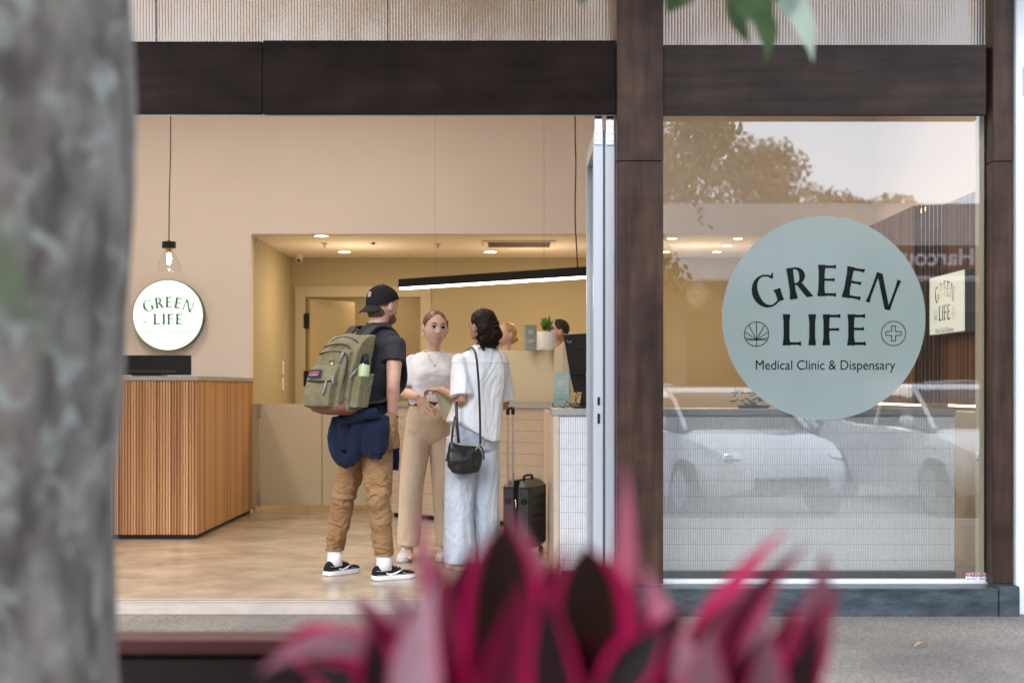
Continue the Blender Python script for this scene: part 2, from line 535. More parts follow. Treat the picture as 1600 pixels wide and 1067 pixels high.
def speckle(m, s1=130, amt=.5, s2=2.2, lo=.72, hi=1.18):
    nt = m.node_tree; N = nt.nodes; L = nt.links; b = N["Principled BSDF"]
    src = b.inputs["Base Color"].links[0].from_socket
    tc = N.new("ShaderNodeTexCoord")
    vo = N.new("ShaderNodeTexVoronoi"); vo.inputs["Scale"].default_value = s1; L.new(tc.outputs["Object"], vo.inputs[0])
    n2 = N.new("ShaderNodeTexNoise"); n2.inputs["Scale"].default_value = s2; n2.inputs["Detail"].default_value = 6; L.new(tc.outputs["Object"], n2.inputs[0])
    hs = N.new("ShaderNodeHueSaturation"); L.new(src, hs.inputs["Color"])
    bw = N.new("ShaderNodeRGBToBW"); L.new(vo.outputs["Color"], bw.inputs[0])
    m1 = N.new("ShaderNodeMapRange"); L.new(bw.outputs[0], m1.inputs[0]); m1.inputs[3].default_value = 1 - amt; m1.inputs[4].default_value = 1 + amt
    m2 = N.new("ShaderNodeMapRange"); L.new(n2.outputs[0], m2.inputs[0]); m2.inputs[1].default_value = .3; m2.inputs[2].default_value = .7; m2.inputs[3].default_value = lo; m2.inputs[4].default_value = hi
    mm = N.new("ShaderNodeMath"); mm.operation = 'MULTIPLY'; L.new(m1.outputs[0], mm.inputs[0]); L.new(m2.outputs[0], mm.inputs[1])
    L.new(mm.outputs[0], hs.inputs["Value"]); L.new(hs.outputs[0], b.inputs["Base Color"])
speckle(M['pavement'], 150, .5, 1.3, .6, 1.25)
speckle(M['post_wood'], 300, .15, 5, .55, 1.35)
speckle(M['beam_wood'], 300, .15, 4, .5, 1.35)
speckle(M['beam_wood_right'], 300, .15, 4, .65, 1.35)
M['wains'] = mat('pale stone coloured panel', (0.60, 0.55, 0.47), rough=.6, var=.02, scale=2)
M['asphalt'] = mat('worn asphalt', (0.15, 0.15, 0.152), rough=.9, scale=30, var=.2, bump=.4, bscale=90)
M['floor'] = mat('blotchy tan polished floor', (0.47, 0.375, 0.28), rough=.22, scale=1.4, stretch=(1, 1.6, 1), col2=(0.38, 0.29, 0.205), bump=.03, bscale=20, detail=9, bdist=.004)
speckle(M['floor'], 14, .05, 3.5)
M['wall'] = mat('warm off-white plaster', (0.72, 0.645, 0.585), rough=.9, var=.02, scale=1.5, bump=.05, bscale=60, bdist=.002)
M['recess_wall'] = mat('wall with warm light in its tone', (0.43, 0.355, 0.215), rough=.8, var=.03, scale=1.2)  # olive tan of the warm light, put into the wall colour
M['ceiling'] = mat('cream ceiling paint', (0.84, 0.74, 0.60), rough=.9, var=.02, scale=1.2)
M['panel'] = mat('pale khaki laminate', (0.50, 0.43, 0.29), rough=.55, var=.02, scale=2)
M['door'] = mat('khaki painted door', (0.50, 0.40, 0.235), rough=.5, var=.03, scale=1)
M['tile_white'] = mat('glazed white finger tile', (0.88, 0.89, 0.90), rough=.22, var=.05, scale=28)
M['grout'] = mat('grey grout', (0.50, 0.50, 0.50), rough=.9, var=.08, scale=30)
M['tile_cream'] = mat('glazed cream finger tile', (0.66, 0.54, 0.42), rough=.3, var=.06, scale=28)
M['grout_tan'] = mat('tan grout', (0.33, 0.25, 0.17), rough=.9, var=.08, scale=30)
M['counter_top'] = mat('grey stone counter top', (0.40, 0.385, 0.36), rough=.4, var=.08, scale=60)
M['plinth'] = mat('dark grey plinth', (0.035, 0.045, 0.05), rough=.4, var=.2, scale=20)
M['slats_light'] = slatmat('mixed oak battens', 0, .0225, [(0.27, 0.12, 0.06), (0.48, 0.25, 0.12), (0.60, 0.35, 0.18), (0.70, 0.46, 0.26)], rough=.4)
M['slats_lighty'] = slatmat('mixed oak battens along y', 1, .055, [(0.34, 0.15, 0.05), (0.48, 0.235, 0.09), (0.56, 0.30, 0.12), (0.62, 0.36, 0.16)], rough=.4)
M['slats_dark'] = slatmat('dark walnut battens', 1, .030, [(0.13, 0.055, 0.024), (0.22, 0.10, 0.043), (0.30, 0.14, 0.06), (0.38, 0.19, 0.08)], rough=.55)
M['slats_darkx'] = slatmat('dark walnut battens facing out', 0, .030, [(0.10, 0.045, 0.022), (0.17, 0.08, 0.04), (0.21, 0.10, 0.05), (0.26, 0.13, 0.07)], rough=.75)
M['glass'] = glassmat('shop window glass', ior=1.98, tint=(.99, .995, .99))
M['glass_thin'] = glassmat('clear glass', ior=1.6)
M['decal'] = mat('sage frosted vinyl', (0.235, 0.272, 0.250), rough=.10, spec=.7, var=.02, scale=3)
M['ink'] = mat('black green vinyl lettering', (0.004, 0.007, 0.006), rough=.15, var=.05, spec=.2)
M['ink_green'] = mat('dark green lettering', (0.008, 0.15, 0.07), rough=.5, var=.05)
M['ink_pale'] = mat('pale grey green lettering', (0.50, 0.56, 0.52), rough=.5, var=.05)
M['led'] = emit('white light strip', (1, 0.98, 0.90), 5)
M['led_warm'] = emit('warm light strip', (1, 0.72, 0.42), 5)
M['lamp_disc'] = emit('downlight lens', (1, 0.93, 0.80), 7)
M['sign_face'] = emit('backlit white sign face', (0.82, 1.0, 0.90), .42)
M['sign_face_soft'] = emit('backlit pale green sign face', (0.86, 0.92, 0.82), .27)
M['sign_side'] = mat('grey green sign case', (0.22, 0.26, 0.25), rough=.4, var=.03)
M['filament'] = emit('glowing filament', (1, 0.72, 0.38), 60)
M['brass'] = mat('brass', (0.62, 0.40, 0.16), rough=.3, metal=1, var=.05)
M['plastic_white'] = mat('white plastic', (0.75, 0.74, 0.70), rough=.4, var=.03)

# ------------------------------------------------------------------ ground, shop floor, street
MB().add([(-60, -.45, -.05), (.45, -.45, -.05), (.45, 2.5, -.05), (60, 2.5, -.05), (60, 7.72, -.05), (-60, 7.72, -.05)], [(0, 1, 2, 3, 4, 5)]).build('pavement', M['pavement'], kind='structure')
MB().add([(-300, -300, -.204), (300, -300, -.204), (300, 300, -.204), (-300, 300, -.204)], [(0, 1, 2, 3)]).build('ground', M['asphalt'], kind='structure')
MB().box(-60, .46, -.62, -.452, -.21, -.045, .02).box(.46, .62, -.62, 2.34, -.21, -.0455, .02).box(.46, 60, 2.341, 2.499, -.21, -.045, .02).build('kerb', mat('kerb concrete', (.36, .35, .33), rough=.85, scale=20), kind='structure')
MB().box(-60, 60, -17.5, -14.6, -.20, -.05, .02).build('far_pavement', M['pavement'], kind='structure')
for i in range(14):
    MB().box(-26 + 4 * i, -24 + 4 * i, -9.1, -8.98, -.2035, -.2).build('road', mat('road paint', (.7, .7, .68), rough=.7, scale=20) if i == 0 else bpy.data.materials['road paint'], kind='structure')
FL = MB().box(-5.2, 3.6, 7.86, 16.1, -.2, 0).build('floor', M['floor'], kind='structure')

# shop shell: bulkhead wall, main side walls, ceiling, recess
XL, XR = -5.0, 3.42
YB, YR = 13.4, 15.85
CZ, RZ = 4.3, 2.62
w = MB()
w.box(XL, -2.46, YB, YB + .12, 0, RZ)              # left pier beside the passage
w.box(XL, XR, YB, YB + .12, RZ, CZ)                # bulkhead
w.build('back_wall', M['wall'], kind='structure')
MB().box(XL - .12, XL, 7.95, YB + .12, 0, CZ).build('side_wall', M['wall'], kind='structure')
MB().box(XR, XR + .12, 7.95, YR + .12, 0, CZ).build('side_wall', M['wall'], kind='structure')
MB().box(XL - .12, XR + .12, 7.95, YB + .12, CZ, CZ + .12).build('ceiling', M['wall'], kind='structure')
MB().box(-2.58, XR, YB + .122, YR + .12, RZ - .001, RZ + .1).build('recess_ceiling', M['ceiling'], kind='structure')
w = MB()
w.box(-2.60, -2.462, YB + .122, YR + .12, 0, RZ - .002)
w.build('recess_side_wall', M['recess_wall'], kind='structure')
DX0, DX1, DZ = -2.30, -1.02, 2.18
w = MB()
w.box(-2.46, DX0, YR, YR + .12, 0, RZ - .002)
w.box(DX0, DX1, YR, YR + .12, DZ, RZ - .002)
w.box(DX1, XR, YR, YR + .12, 0, RZ - .002)
w.build('recess_back_wall', M['recess_wall'], kind='structure')
w = MB()
w.box(-2.46, -2.44, YB + .13, YR, 0, .09)
w.build('skirting', M['panel'], kind='structure')
# back corridor beyond the door
w = MB()
w.box(-2.6, -.7, YR + 1.6, YR + 1.7, 0, 2.6); w.box(-2.7, -2.6, YR + .12, YR + 1.7, 0, 2.6); w.box(-.7, -.6, YR + .12, YR + 1.7, 0, 2.6); w.box(-2.7, -.6, YR + .12, YR + 1.7, 2.6, 2.7)
w.box(-2.7, -.6, YR + .12, YR + 1.7, -.1, 0)
w.build('corridor_wall', M['door'], kind='structure')
# right room side lining: wainscot under the battens (pale wall with a lit ledge)
w = MB()
w.box(2.94, 3.419, 10.52, YB - .002, 0, 1.005)
w.box(3.06, 3.419, 7.98, 10.518, 0, 1.005)
w.build('wainscot', M['wains'], kind='structure')

# door frame and open door
t = thing('door_frame', (DX0, YR, 0), 'khaki door frame in the back wall behind the man in the black cap', 'door frame')
m = MB(); fw = .12
m.box(DX0 - fw, DX0, YR - .025, YR, 0, DZ + fw, .004); m.box(DX1, DX1 + fw, YR - .025, YR, 0, DZ + fw, .004)
m.build('jamb', M['panel'], t)
MB().box(DX0, DX1, YR - .025, YR, DZ, DZ + fw, .004).build('head', M['panel'], t)
t = thing('door', (DX0, YR, 0), 'khaki door standing ajar on black hinges in the back wall', 'door')
hx, hy = DX0 + .03, YR + .02
a = math.radians(60)
dv = V((math.cos(a), math.sin(a), 0)); nv = V((-math.sin(a), math.cos(a), 0))
MB().obox(V((hx, hy, DZ / 2)) + dv * .42, dv * .42, nv * .02, V((0, 0, DZ / 2 - .01)), .003).build('leaf', M['door'], t)
for z in (.35, 1.19, 1.83):
    MB().box(hx - .05, hx + .012, hy - .05, hy - .004, z, z + .17, .004).build('hinge', M['black'], t)

# ------------------------------------------------------------------ shopfront
t = thing('timber_beam', (-1.3, 7.7, 2.65), 'dark stained timber beam over the wide open doorway', 'beam')
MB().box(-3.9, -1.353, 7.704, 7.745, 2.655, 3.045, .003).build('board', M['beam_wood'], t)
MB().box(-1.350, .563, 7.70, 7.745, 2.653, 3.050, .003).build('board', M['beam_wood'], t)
MB().box(-3.9, .563, 7.748, 7.96, 2.735, 3.02).build('core', M['beam_wood'], t)
MB().box(-3.9, .563, 7.76, 7.94, 2.712, 2.733).build('door_track', M['alu_dark'], t)
MB().box(-3.9, .563, 7.730, 7.738, 2.6475, 2.6525).build('track_edge', M['alu'], t)
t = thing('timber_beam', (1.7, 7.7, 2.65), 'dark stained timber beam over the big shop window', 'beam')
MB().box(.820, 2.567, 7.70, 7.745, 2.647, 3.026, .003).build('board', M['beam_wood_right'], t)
MB().box(.820, 2.567, 7.748, 7.96, 2.735, 3.02).build('core', M['beam_wood'], t)
MB().box(2.568, 2.598, 7.76, 7.96, 2.70, 3.026).build('end_board', M['beam_wood'], t)
t = thing('timber_post', (.69, 7.7, .1), 'dark stained timber post between open doorway and big window', 'post')
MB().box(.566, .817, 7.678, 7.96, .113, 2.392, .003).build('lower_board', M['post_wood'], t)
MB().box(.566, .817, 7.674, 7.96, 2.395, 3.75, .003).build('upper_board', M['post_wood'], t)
t = thing('timber_post', (2.66, 7.7, .1), 'dark stained timber post right of the big window', 'post')
MB().box(2.600, 2.706, 7.69, 7.96, .113, 2.392, .003).build('lower_board', M['post_wood'], t)
MB().box(2.600, 2.706, 7.686, 7.96, 2.395, 3.75, .003).build('upper_board', M['post_wood'], t)
MB().box(-4.2, -3.9, 7.69, 7.96, -.05, 3.75, .003).build('timber_post', M['post_wood'], label='dark timber post at far end of the doorway, hidden behind the trunk', cat='post')
t = thing('steel_sill', (1.7, 7.7, -.05), 'mottled grey steel kick plate under the big window', 'sill')
m = MB(); m.box(.606, 2.598, 7.60, 7.774, -.055, .099, .004); m.build('plate', M['steel'], t)
MB().box(2.601, 2.712, 7.594, 7.78, -.055, .111, .004).build('end_plate', M['steel'], t)
MB().box(.606, 2.6, 7.593, 7.600, .090, .097).build('lip', M['steel'], t)
# threshold of the doorway
t = thing('door_threshold', (-1.2, 7.8, -.05), 'ridged pale aluminium threshold strip across the open doorway', 'threshold')
m = MB()
for i in range(9):
    z = -.048 + i * .0052; y = 7.66 + i * .012
    m.box(-4.0, .66 if i < 7 else .575, y, 7.86, z, z + .0040)
m.build('ramp', M['thresh'], t)
MB().box(-4.0, .56, 7.765, 7.862, .0005, .006).build('track', M['thresh'], t)
MB().box(-4.0, .56, 7.80, 7.815, .0062, .0075).build('slot', M['alu_dark'], t)
# white neighbour column
t = thing('white_column', (3.0, 7.7, -.05), 'white painted wall corner at the right edge beside the timber post', 'wall')
MB().box(2.716, 3.9, 7.66, 7.95, -.05, 4.2, .006).build('wall', M['white_metal'], t)
MB().box(2.758, 2.86, 7.64, 7.66, 2.74, 2.90).build('sign_panel', M['black'], t)
# wall above
MB().box(-60, -4.2, 7.75, 7.95, -.05, 4.3).build('facade_wall', M['wall'], kind='structure')
MB().box(3.9, 60, 7.75, 7.95, -.05, 4.3).build('facade_wall', M['white_metal'], kind='structure')
MB().box(-60, 60, 7.75, 7.95, 3.75, 5.4).build('facade_wall', M['wall'], kind='structure')
MB().box(-60, 60, 6.7, 7.74, 3.80, 3.92).build('awning_roof', mat('verandah lining board', (.30, .29, .27), rough=.7, scale=2), kind='structure')

# clerestory: fluted panels
fl, nt, b, N, L = nodes('fluted translucent sheet')
N.remove(b)
tl = N.new("ShaderNodeBsdfTranslucent"); tl.inputs[0].default_value = (.44, .40, .355, 1)
tr = N.new("ShaderNodeBsdfTransparent"); tr.inputs[0].default_value = (.66, .63, .59, 1)
gl = N.new("ShaderNodeBsdfGlossy"); gl.inputs["Roughness"].default_value = .06; gl.inputs[0].default_value = (.9, .9, .9, 1)
m1 = N.new("ShaderNodeMixShader"); m1.inputs[0].default_value = .5
L.new(tl.outputs[0], m1.inputs[1]); L.new(tr.outputs[0], m1.inputs[2])
m2 = N.new("ShaderNodeMixShader"); m2.inputs[0].default_value = .11
L.new(m1.outputs[0], m2.inputs[1]); L.new(gl.outputs[0], m2.inputs[2]); L.new(m2.outputs[0], N["Material Output"].inputs[0])
def fluted(x0, x1, label):
    m = MB(); per = .0165; n = int((x1 - x0) / per) * 6
    a, bq = [], []
    for i in range(n + 1):
        x = x0 + (x1 - x0) * i / n
        y = 7.80 - .0011 * abs(math.sin(math.pi * (x - x0) / per))
        a.append(V((x, y, 3.03))); bq.append(V((x, y, 3.75)))
    m.rings([a, bq], cap=False, closed=False)
    return m.build('clerestory_panel', fl, label=label, cat='window panel', group='fluted panels above the beams')
for x0, x1, lb in ((-3.9, -1.953, 'fluted clerestory panel beside the tree trunk, mostly hidden'), (-1.947, -.685, 'fluted clerestory panel over the middle of the doorway beam'),
                   (-.681, .56, 'fluted clerestory panel just left of the timber post'), (.822, 2.596, 'wide fluted clerestory panel above the big window')):
    fluted(x0, x1, lb)
for x in (-1.95, -.683):
    MB().box(x - .0025, x + .0025, 7.793, 7.806, 3.05, 3.75).build('panel_joint', M['alu_dark'], label='thin joint strip between fluted panels ' + ('nearest the trunk' if x < -1 else 'at mid doorway'), cat='joint strip')

# big window: pane, bottom frame, inner reveal
t = thing('shop_window', (1.7, 7.8, .13), 'big clear shop window with round sage emblem and street reflections', 'window')
pane = MB().box(.818, 2.590, 7.800, 7.808, .121, 2.733).build('pane', M['glass'], t)
MB().box(.818, 2.59, 7.775, 7.835, .100, .122, .003).build('bottom_frame', M['white_metal'], t)
MB().box(2.574, 2.592, 7.812, 7.90, .136, 2.733).build('side_reveal', M['panel'], t)
MB().box(2.592, 2.600, 7.812, 7.95, .113, 2.733).build('side_gasket', M['black'], t)
dc = V((1.7095, 7.7995, 1.5526)); R = 159 * 7.8 / F
MB().disc(dc, UYN, R, .0006, 128).build('window_decal', M['decal'], t)
caps, th = MB(), MB()
logo(caps, th, dc + UYN * .0012, R, UX, UZ, UYN)
caps.add(th.v, th.f) if False else None
lt = caps.build('lettering', M['ink'], t)
th.build('small_lettering', M['ink'], t)
# sticker
t2 = thing('warning_sticker', P(1528, 902, 7.79), 'small white alarm warning sticker in the lower right window corner', 'sticker')
c = P(1528, 902, 7.797)
MB().obox(c, UX * .068, V((0, .0004, 0)), UZ * .026).build('label_face', M['white_metal'], t2)
m = MB(); write_text(m, "WARNING", .030, c + V((-.006, -.0008, .013)), UX, UZ, UYN, sx=1.0, bold=.0012); m.build('red_lettering', mat('red ink', (.35, .01, .03)), t2)
m = MB(); write_text(m, "CHRIS - TECH", .022, c + V((-.004, -.0008, -.014)), UX, UZ, UYN, sx=.9, bold=.001)
for sx_ in (-1, 1): m.disc(c + V((-.004 + sx_ * .062, -.0012, -.0145)), UYN, .005)
for k in range(3): m.obox(c + V((.066, -.001, -.004 + .009 * k)), V((.004, 0, .003)), V((0, .0001, 0)), V((0, 0, .0022)))
m.build('blue_lettering', mat('blue ink', (.02, .05, .30)), t2)

# folded aluminium doors
def folded_door(x0, y0, y1, label, side):
    t = thing('folding_door', (x0, y0, 0), label, 'folding door', 'folding doors stacked beside the post')
    wd = .052
    MB().box(x0, x0 + wd, y0, y0 + .075, .012, 2.58, .004).build('stile', M['alu'], t)
    MB().box(x0 + .002, x0 + wd - .002, y1 - .07, y1, .012, 2.58, .004).build('stile', M['alu'], t)
    MB().box(x0 + .003, x0 + wd - .003, y0 + .076, y1 - .071, .012, .15, .003).build('rail', M['alu'], t)
    MB().box(x0 + .003, x0 + wd - .003, y0 + .076, y1 - .071, 2.49, 2.58, .003).build('rail', M['alu'], t)
    MB().box(x0 + .021, x0 + .031, y0 + .076, y1 - .071, .151, 2.489).build('pane', M['glass_thin'], t)
    h = MB()
    h.box(x0 + .006, x0 + wd - .006, y0 - .012, y0 - .001, 2.50, 2.70, .003)
    br = h.build('hanger_bracket', M['chrome'], t)
    s = MB()
    for z in (2.52, 2.56, 2.60):
        for xx in (.015, .037): s.disc((x0 + xx, y0 - .0125, z), UYN, .0035, .001, 8)
    s.build('screws', M['black'], br)
    return t
t = folded_door(.447, 7.79, 8.60, 'aluminium folding door panel with lock slots, leftmost of the stack', 0)
for z0, z1 in ((1.075, 1.12), (.975, 1.03)):
    MB().box(.468, .482, 7.786, 7.7895, z0, z1).build('lock_slot', M['black'], t)
folded_door(.511, 7.80, 8.61, 'aluminium folding door panel closest to the timber post', 1)
MB().box(.5006, .5094, 7.80, 8.6, .012, 2.58).build('door_seal', M['alu_dark'], label='dark rubber seal strip between the two folded door panels', cat='seal')

# ------------------------------------------------------------------ counters
# left batten counter
t = thing('batten_counter', (-3.5, 11, 0), 'reception counter clad in mixed oak battens at left', 'counter')
m = MB(); per = .0225
x = -5.0
i = 0
while x < -2.44:
    m.lathe((x + per / 2, 11.012, .035), [(.0001, 0), (per * .47, .001), (per * .47, 1.19), (.0001, 1.191)], 8); x += per
fr = m.build('front_battens', M['slats_light'], t, smooth=True, autosmooth=50)
m = MB(); per = .055; y = 11.02
while y < 13.34:
    m.box(-2.452, -2.432, y + .002, y + per - .002, .035, 1.226, .004); y += per
m.build('side_battens', M['slats_lighty'], t)
MB().box(-5.0, -2.452, 11.02, 13.39, .035, 1.224).build('carcass', M['black'], t)
MB().box(-5.0, -2.425, 10.995, 13.39, 1.2275, 1.262, .002).build('worktop', M['counter_top'], t)
MB().box(-5.0, -2.47, 11.03, 13.39, .0, .034).build('plinth', M['black'], t)

def tiles(m_t, o, ux, n, rows, z0, pitch=.0143, rh=.098, proud=.0035, gap=.0022):
    """finger tiles: o = lower left corner, ux = unit direction along the wall, the face looks along nrm"""
    nrm = V((ux.y, -ux.x, 0))
    for r in range(rows):
        for i in range(n):
            a = o + ux * (i * pitch + gap / 2); b_ = o + ux * ((i + 1) * pitch - gap / 2)
            za, zb = z0 + r * rh + gap, z0 + (r + 1) * rh - gap * .3
            mid = (a + b_) / 2 + nrm * proud
            q = [a, mid - (b_ - a) * .28, mid + (b_ - a) * .28, b_]
            lo = [V((p.x, p.y, za)) for p in q]; hi = [V((p.x, p.y, zb)) for p in q]
            m_t.add(lo + hi, [(0, 1, 5, 4), (1, 2, 6, 5), (2, 3, 7, 6), (3, 2, 1, 0), (4, 5, 6, 7)])
# near white tiled counter
t = thing('tiled_counter', (1.5, 8.7, 0), 'white finger-tiled counter behind the big window', 'counter')
X0, X1, Y0 = .262, 2.706, 8.70
MB().box(X0, X1, Y0, 9.35, .04, 1.000).build('carcass', M['grout'], t)
m = MB(); tiles(m, V((X0 + .028, Y0 - .0005, 0)), V((1, 0, 0)), 169, 10, .02, rh=.0972); m.build('front_tiles', M['tile_white'], t)
MB().box(X0 - .006, X0 + .026, Y0 - .008, 11.4, .0, 1.0, .002).build('end_panel', M['tile_cream'], t)
MB().box(X0 - .012, X1 + .004, Y0 - .012, 9.5, 1.0015, 1.040, .002).build('worktop', M['counter_top'], t)
MB().box(X0 + .01, X1 - .02, Y0 + .02, 9.3, .0, .039).build('plinth', M['plinth'], t)
MB().box(.3, 2.69, 8.62, 8.688, .0, .058, .002).build('base_board', M['plinth'], t)
# raised back desk with an angled cream tiled face
A = V((-1.09, 12.9, 0)); B = V((.335, 11.7, 0)); u = (B - A).normalized(); nr = V((u.y, -u.x, 0)); Lg = (B - A).length
t = thing('reception_desk', A, 'long reception desk with cream tiles and raised khaki screen', 'desk')
def wallbox(m, o, u, l, n0, n1, z0, z1, bev=0):
    nn = V((u.y, -u.x, 0))
    return m.obox(o + u * l / 2 + nn * (n0 + n1) / 2 + V((0, 0, (z0 + z1) / 2)), u * l / 2, nn * abs(n1 - n0) / 2, V((0, 0, (z1 - z0) / 2)), bev)
wallbox(MB(), A, u, Lg, -.5, 0, .06, 1.0).build('carcass', M['grout_tan'], t)
m = MB(); tiles(m, A + nr * .0005, u, int(Lg / .0143), 10, .04, rh=.0962, gap=.0026, proud=.003); m.build('front_tiles', M['tile_cream'], t)
wallbox(MB(), A, u, Lg + .01, -.5, .02, 1.001, 1.045, .002).build('ledge', M['counter_top'], t)
wallbox(MB(), A, u, Lg, -.45, -.03, .0, .058).build('plinth', M['black'], t)
wallbox(MB(), A + u * .55, u, Lg - .56, -.09, -.05, 1.046, 1.483, .003).build('screen', M['panel'], t)
MB().box(.345, .385, 9.6, 11.75, 1.046, 1.483, .003).build('screen_return', M['panel'], t)
# low swing gate across the passage
t = thing('swing_gate', (-2.33, 13.35, .06), 'low pale khaki swing gate across the passage', 'gate')
MB().box(-2.36, -1.785, 13.33, 13.37, .07, 1.02, .003).build('gate_leaf', M['panel'], t)
MB().box(-1.775, -1.10, 13.33, 13.37, .07, 1.02, .003).build('gate_leaf', M['panel'], t)
for z in (.07, .885): MB().box(-2.378, -2.362, 13.318, 13.38, z, z + .135, .003).build('hinge', M['chrome'], t)
m = MB().box(-2.457, -2.375, 13.34, 13.36, .06, 1.02); m.build('hinge_post', M['recess_wall'], t)

# walnut batten wall on the right with lit ledges
def battenwall(x, y0, y1, label, top=2.52):
    m = MB(); y = y0
    while y < y1 - .01:
        m.box(x - .022, x - .004, y + .004, y + .026, 1.06, top, .002); y += .030
    t = thing('wall_panelling', (x, y0, 1.03), label, 'wall panel', 'walnut batten panels')
    m.build('battens', M['slats_dark'], t)
    MB().box(x - .003, x + .02, y0, y1, 1.06, top - .004).build('backing', M['black_matte'], t)
    MB().box(x + .021, x + .03, y0, y1, 1.035, 1.048).build('light_strip', M['led_warm'], t)
    MB().box(x + .06, x + .09, y0, y1, top - .03, top - .012).build('light_strip', M['led_warm'], t)
battenwall(3.20, 8.0, 10.5, 'walnut batten panel carrying the small square light sign')
battenwall(3.00, 10.54, 13.35, 'farther walnut batten panel stepping out behind the round emblem')
m = MB(); x = 3.0
while x < 3.19:
    m.box(x, x + .022, 10.505, 10.523, 1.06, 2.52, .002); x += .030
m.build('batten_return', M['slats_darkx'], label='narrow walnut batten return between the two batten panels', cat='wall panel')
# low white sill inside window
MB().box(.83, 3.05, 7.96, 8.5, -.0, .012).build('window_floor', M['plastic_white'], kind='structure')
# ------------------------------------------------------------------ lamps and fittings
def area(name, loc, size, power, col, rot=(0, 0, 0), sy=None):
    l = bpy.data.lights.new(name, 'AREA'); l.energy = power; l.color = col; l.size = size
    if sy: l.shape = 'RECTANGLE'; l.size_y = sy
    o = bpy.data.objects.new(name, l); COL.objects.link(o); o.location = loc; o.rotation_euler = rot
    return o
WARM = (1, .80, .56)
PW = 0.60
for x in (-3.6, -1.4, .8, 2.6):
    for y in (9.0, 11.2):
        area('room_lamp', (x, y, 4.22), .35, (38 if x < 0 else 13 if x < 1 else 2) * PW, (1, .89, .77))
for x in (-1.5, .5, 2.3):
    area('hall_lamp', (x, 14.5, 2.58), .25, 14 * PW, (1, .78, .50))
for x, y in ((-1.6, 14.5), (.2, 14.6), (1.9, 14.5)):  # point lights without fittings, added to brighten the recess ceiling
    l = bpy.data.lights.new('hall_fill', 'POINT'); l.energy = 8; l.color = (1, .82, .58); l.shadow_soft_size = .12
    o = bpy.data.objects.new('hall_fill', l); COL.objects.link(o); o.location = (x, y, 2.12)
area('corridor_lamp', (-1.55, YR + .8, 2.5), .3, 6, (1, .78, .5))
area('cove_lamp', (3.12, 9.3, 2.62), 2.2, 2, (1, .70, .42), (math.radians(180), 0, math.radians(90)), .05)
# downlights in the recess ceiling, at the photograph's spots
hz = RZ - .002
spots = [(502, 368), (538, 393), (766, 393), (1050, 372), (1153, 372), (1136, 383), (1120, 393), (1040, 393)]
lbl = ['recessed downlight nearest the left wall of the passage ceiling', 'recessed downlight above the door, behind the man in the cap', 'recessed downlight under the air vent',
       'recessed downlight just inside the window beside the post', 'recessed downlight nearest the street of the trio beside the emblem', 'middle recessed downlight of the trio beside the emblem', 'farthest recessed downlight of the trio beside the emblem', 'recessed downlight half hidden by the timber post']
for (px, py), lb in zip(spots, lbl):
    d = (hz - CAMZ) * F / (HZ - py)
    p = P(px, py, d); rs_ = .82 if px < 1000 else .62
    t = thing('downlight', (p.x, p.y, hz), lb, 'downlight', 'recessed downlights')
    MB().lathe((p.x, p.y, hz - .006), [(.055 * rs_, .005), (.10 * rs_, .006), (.10 * rs_, .0), (.085 * rs_, -.003), (.082 * rs_, .004)], 24).build('trim_ring', M['plastic_white'], t, smooth=True)
    MB().disc((p.x, p.y, hz - .004), (0, 0, -1), .082 * rs_, .001, 24).build('lens', M['lamp_disc'], t)
# pendant lamp
c = P(264, 400, 11.6)
t = thing('pendant_lamp', (c.x, c.y, c.z), 'clear glass pendant lamp above the round backlit sign', 'pendant lamp')
m = MB(); m.tube([(c.x + .012, c.y, 4.3), (c.x + .014, c.y, 3.2), (c.x + .004, c.y, 2.75), (c.x, c.y, c.z + .12)], .0045, 8, sub=4); m.build('cord', M['black'], t, smooth=True)
m = MB(); m.lathe((c.x, c.y, c.z), [(.0, .125), (.012, .125), (.012, .116), (.056, .115), (.056, .062), (.0, .062)], 28); m.build('cap', M['black'], t, smooth=True, autosmooth=40)
m = MB(); m.lathe((c.x, c.y, c.z), [(.0, .061), (.022, .061), (.022, .022), (.0, .022)], 20); m.build('socket', M['brass'], t, smooth=True, autosmooth=40)
m = MB(); m.lathe((c.x, c.y, c.z), [(.0, .02), (.013, .018), (.015, -.02), (.013, -.06), (.0, -.072)], 16); m.build('bulb', M['filament'], t, smooth=True)
gs = MB()
pr = [(.030, .060), (.045, .02), (.075, -.035), (.098, -.085), (.096, -.105), (.078, -.128)]
n = 32
gs.rings([[V((c.x + r * math.cos(2 * math.pi * i / n), c.y + r * math.sin(2 * math.pi * i / n), c.z + z)) for i in range(n)] for r, z in pr], cap=False)
gs.build('glass_shade', M['glass_thin'], t, smooth=True)
# second cord and the long bar light
p0, p1 = P(626, 448, 12.15), P(918, 430, 10.9)
dz = (p0.z + p1.z) / 2; p0.z = p1.z = dz
t = thing('linear_lamp', (p0 + p1) / 2, 'long slim black bar light with glowing underside above the people', 'bar light')
u = (p1 - p0).normalized(); nn = V((-u.y, u.x, 0))
ce = (p0 + p1) / 2; hl = (p1 - p0).length / 2
MB().obox(ce + V((0, 0, .028)), u * hl, nn * .03, V((0, 0, .036)), .002).build('housing', M['black_matte'], t)
MB().obox(ce + V((0, 0, -.0165)), u * (hl - .01), nn * .027, V((0, 0, .0075)), .002).build('diffuser', M['led'], t)
q = P(901, 418, 10.97)
m = MB(); m.tube([(q.x - .005, q.y, 4.3), (q.x - .012, q.y, 3.2), (q.x - .006, q.y, 2.9), (q.x - .012, q.y, 2.5), (q.x + .008, q.y, dz + .06)], .005, 8, sub=4); m.build('cord', M['black'], t, smooth=True)
q = P(680, 430, 11.9)
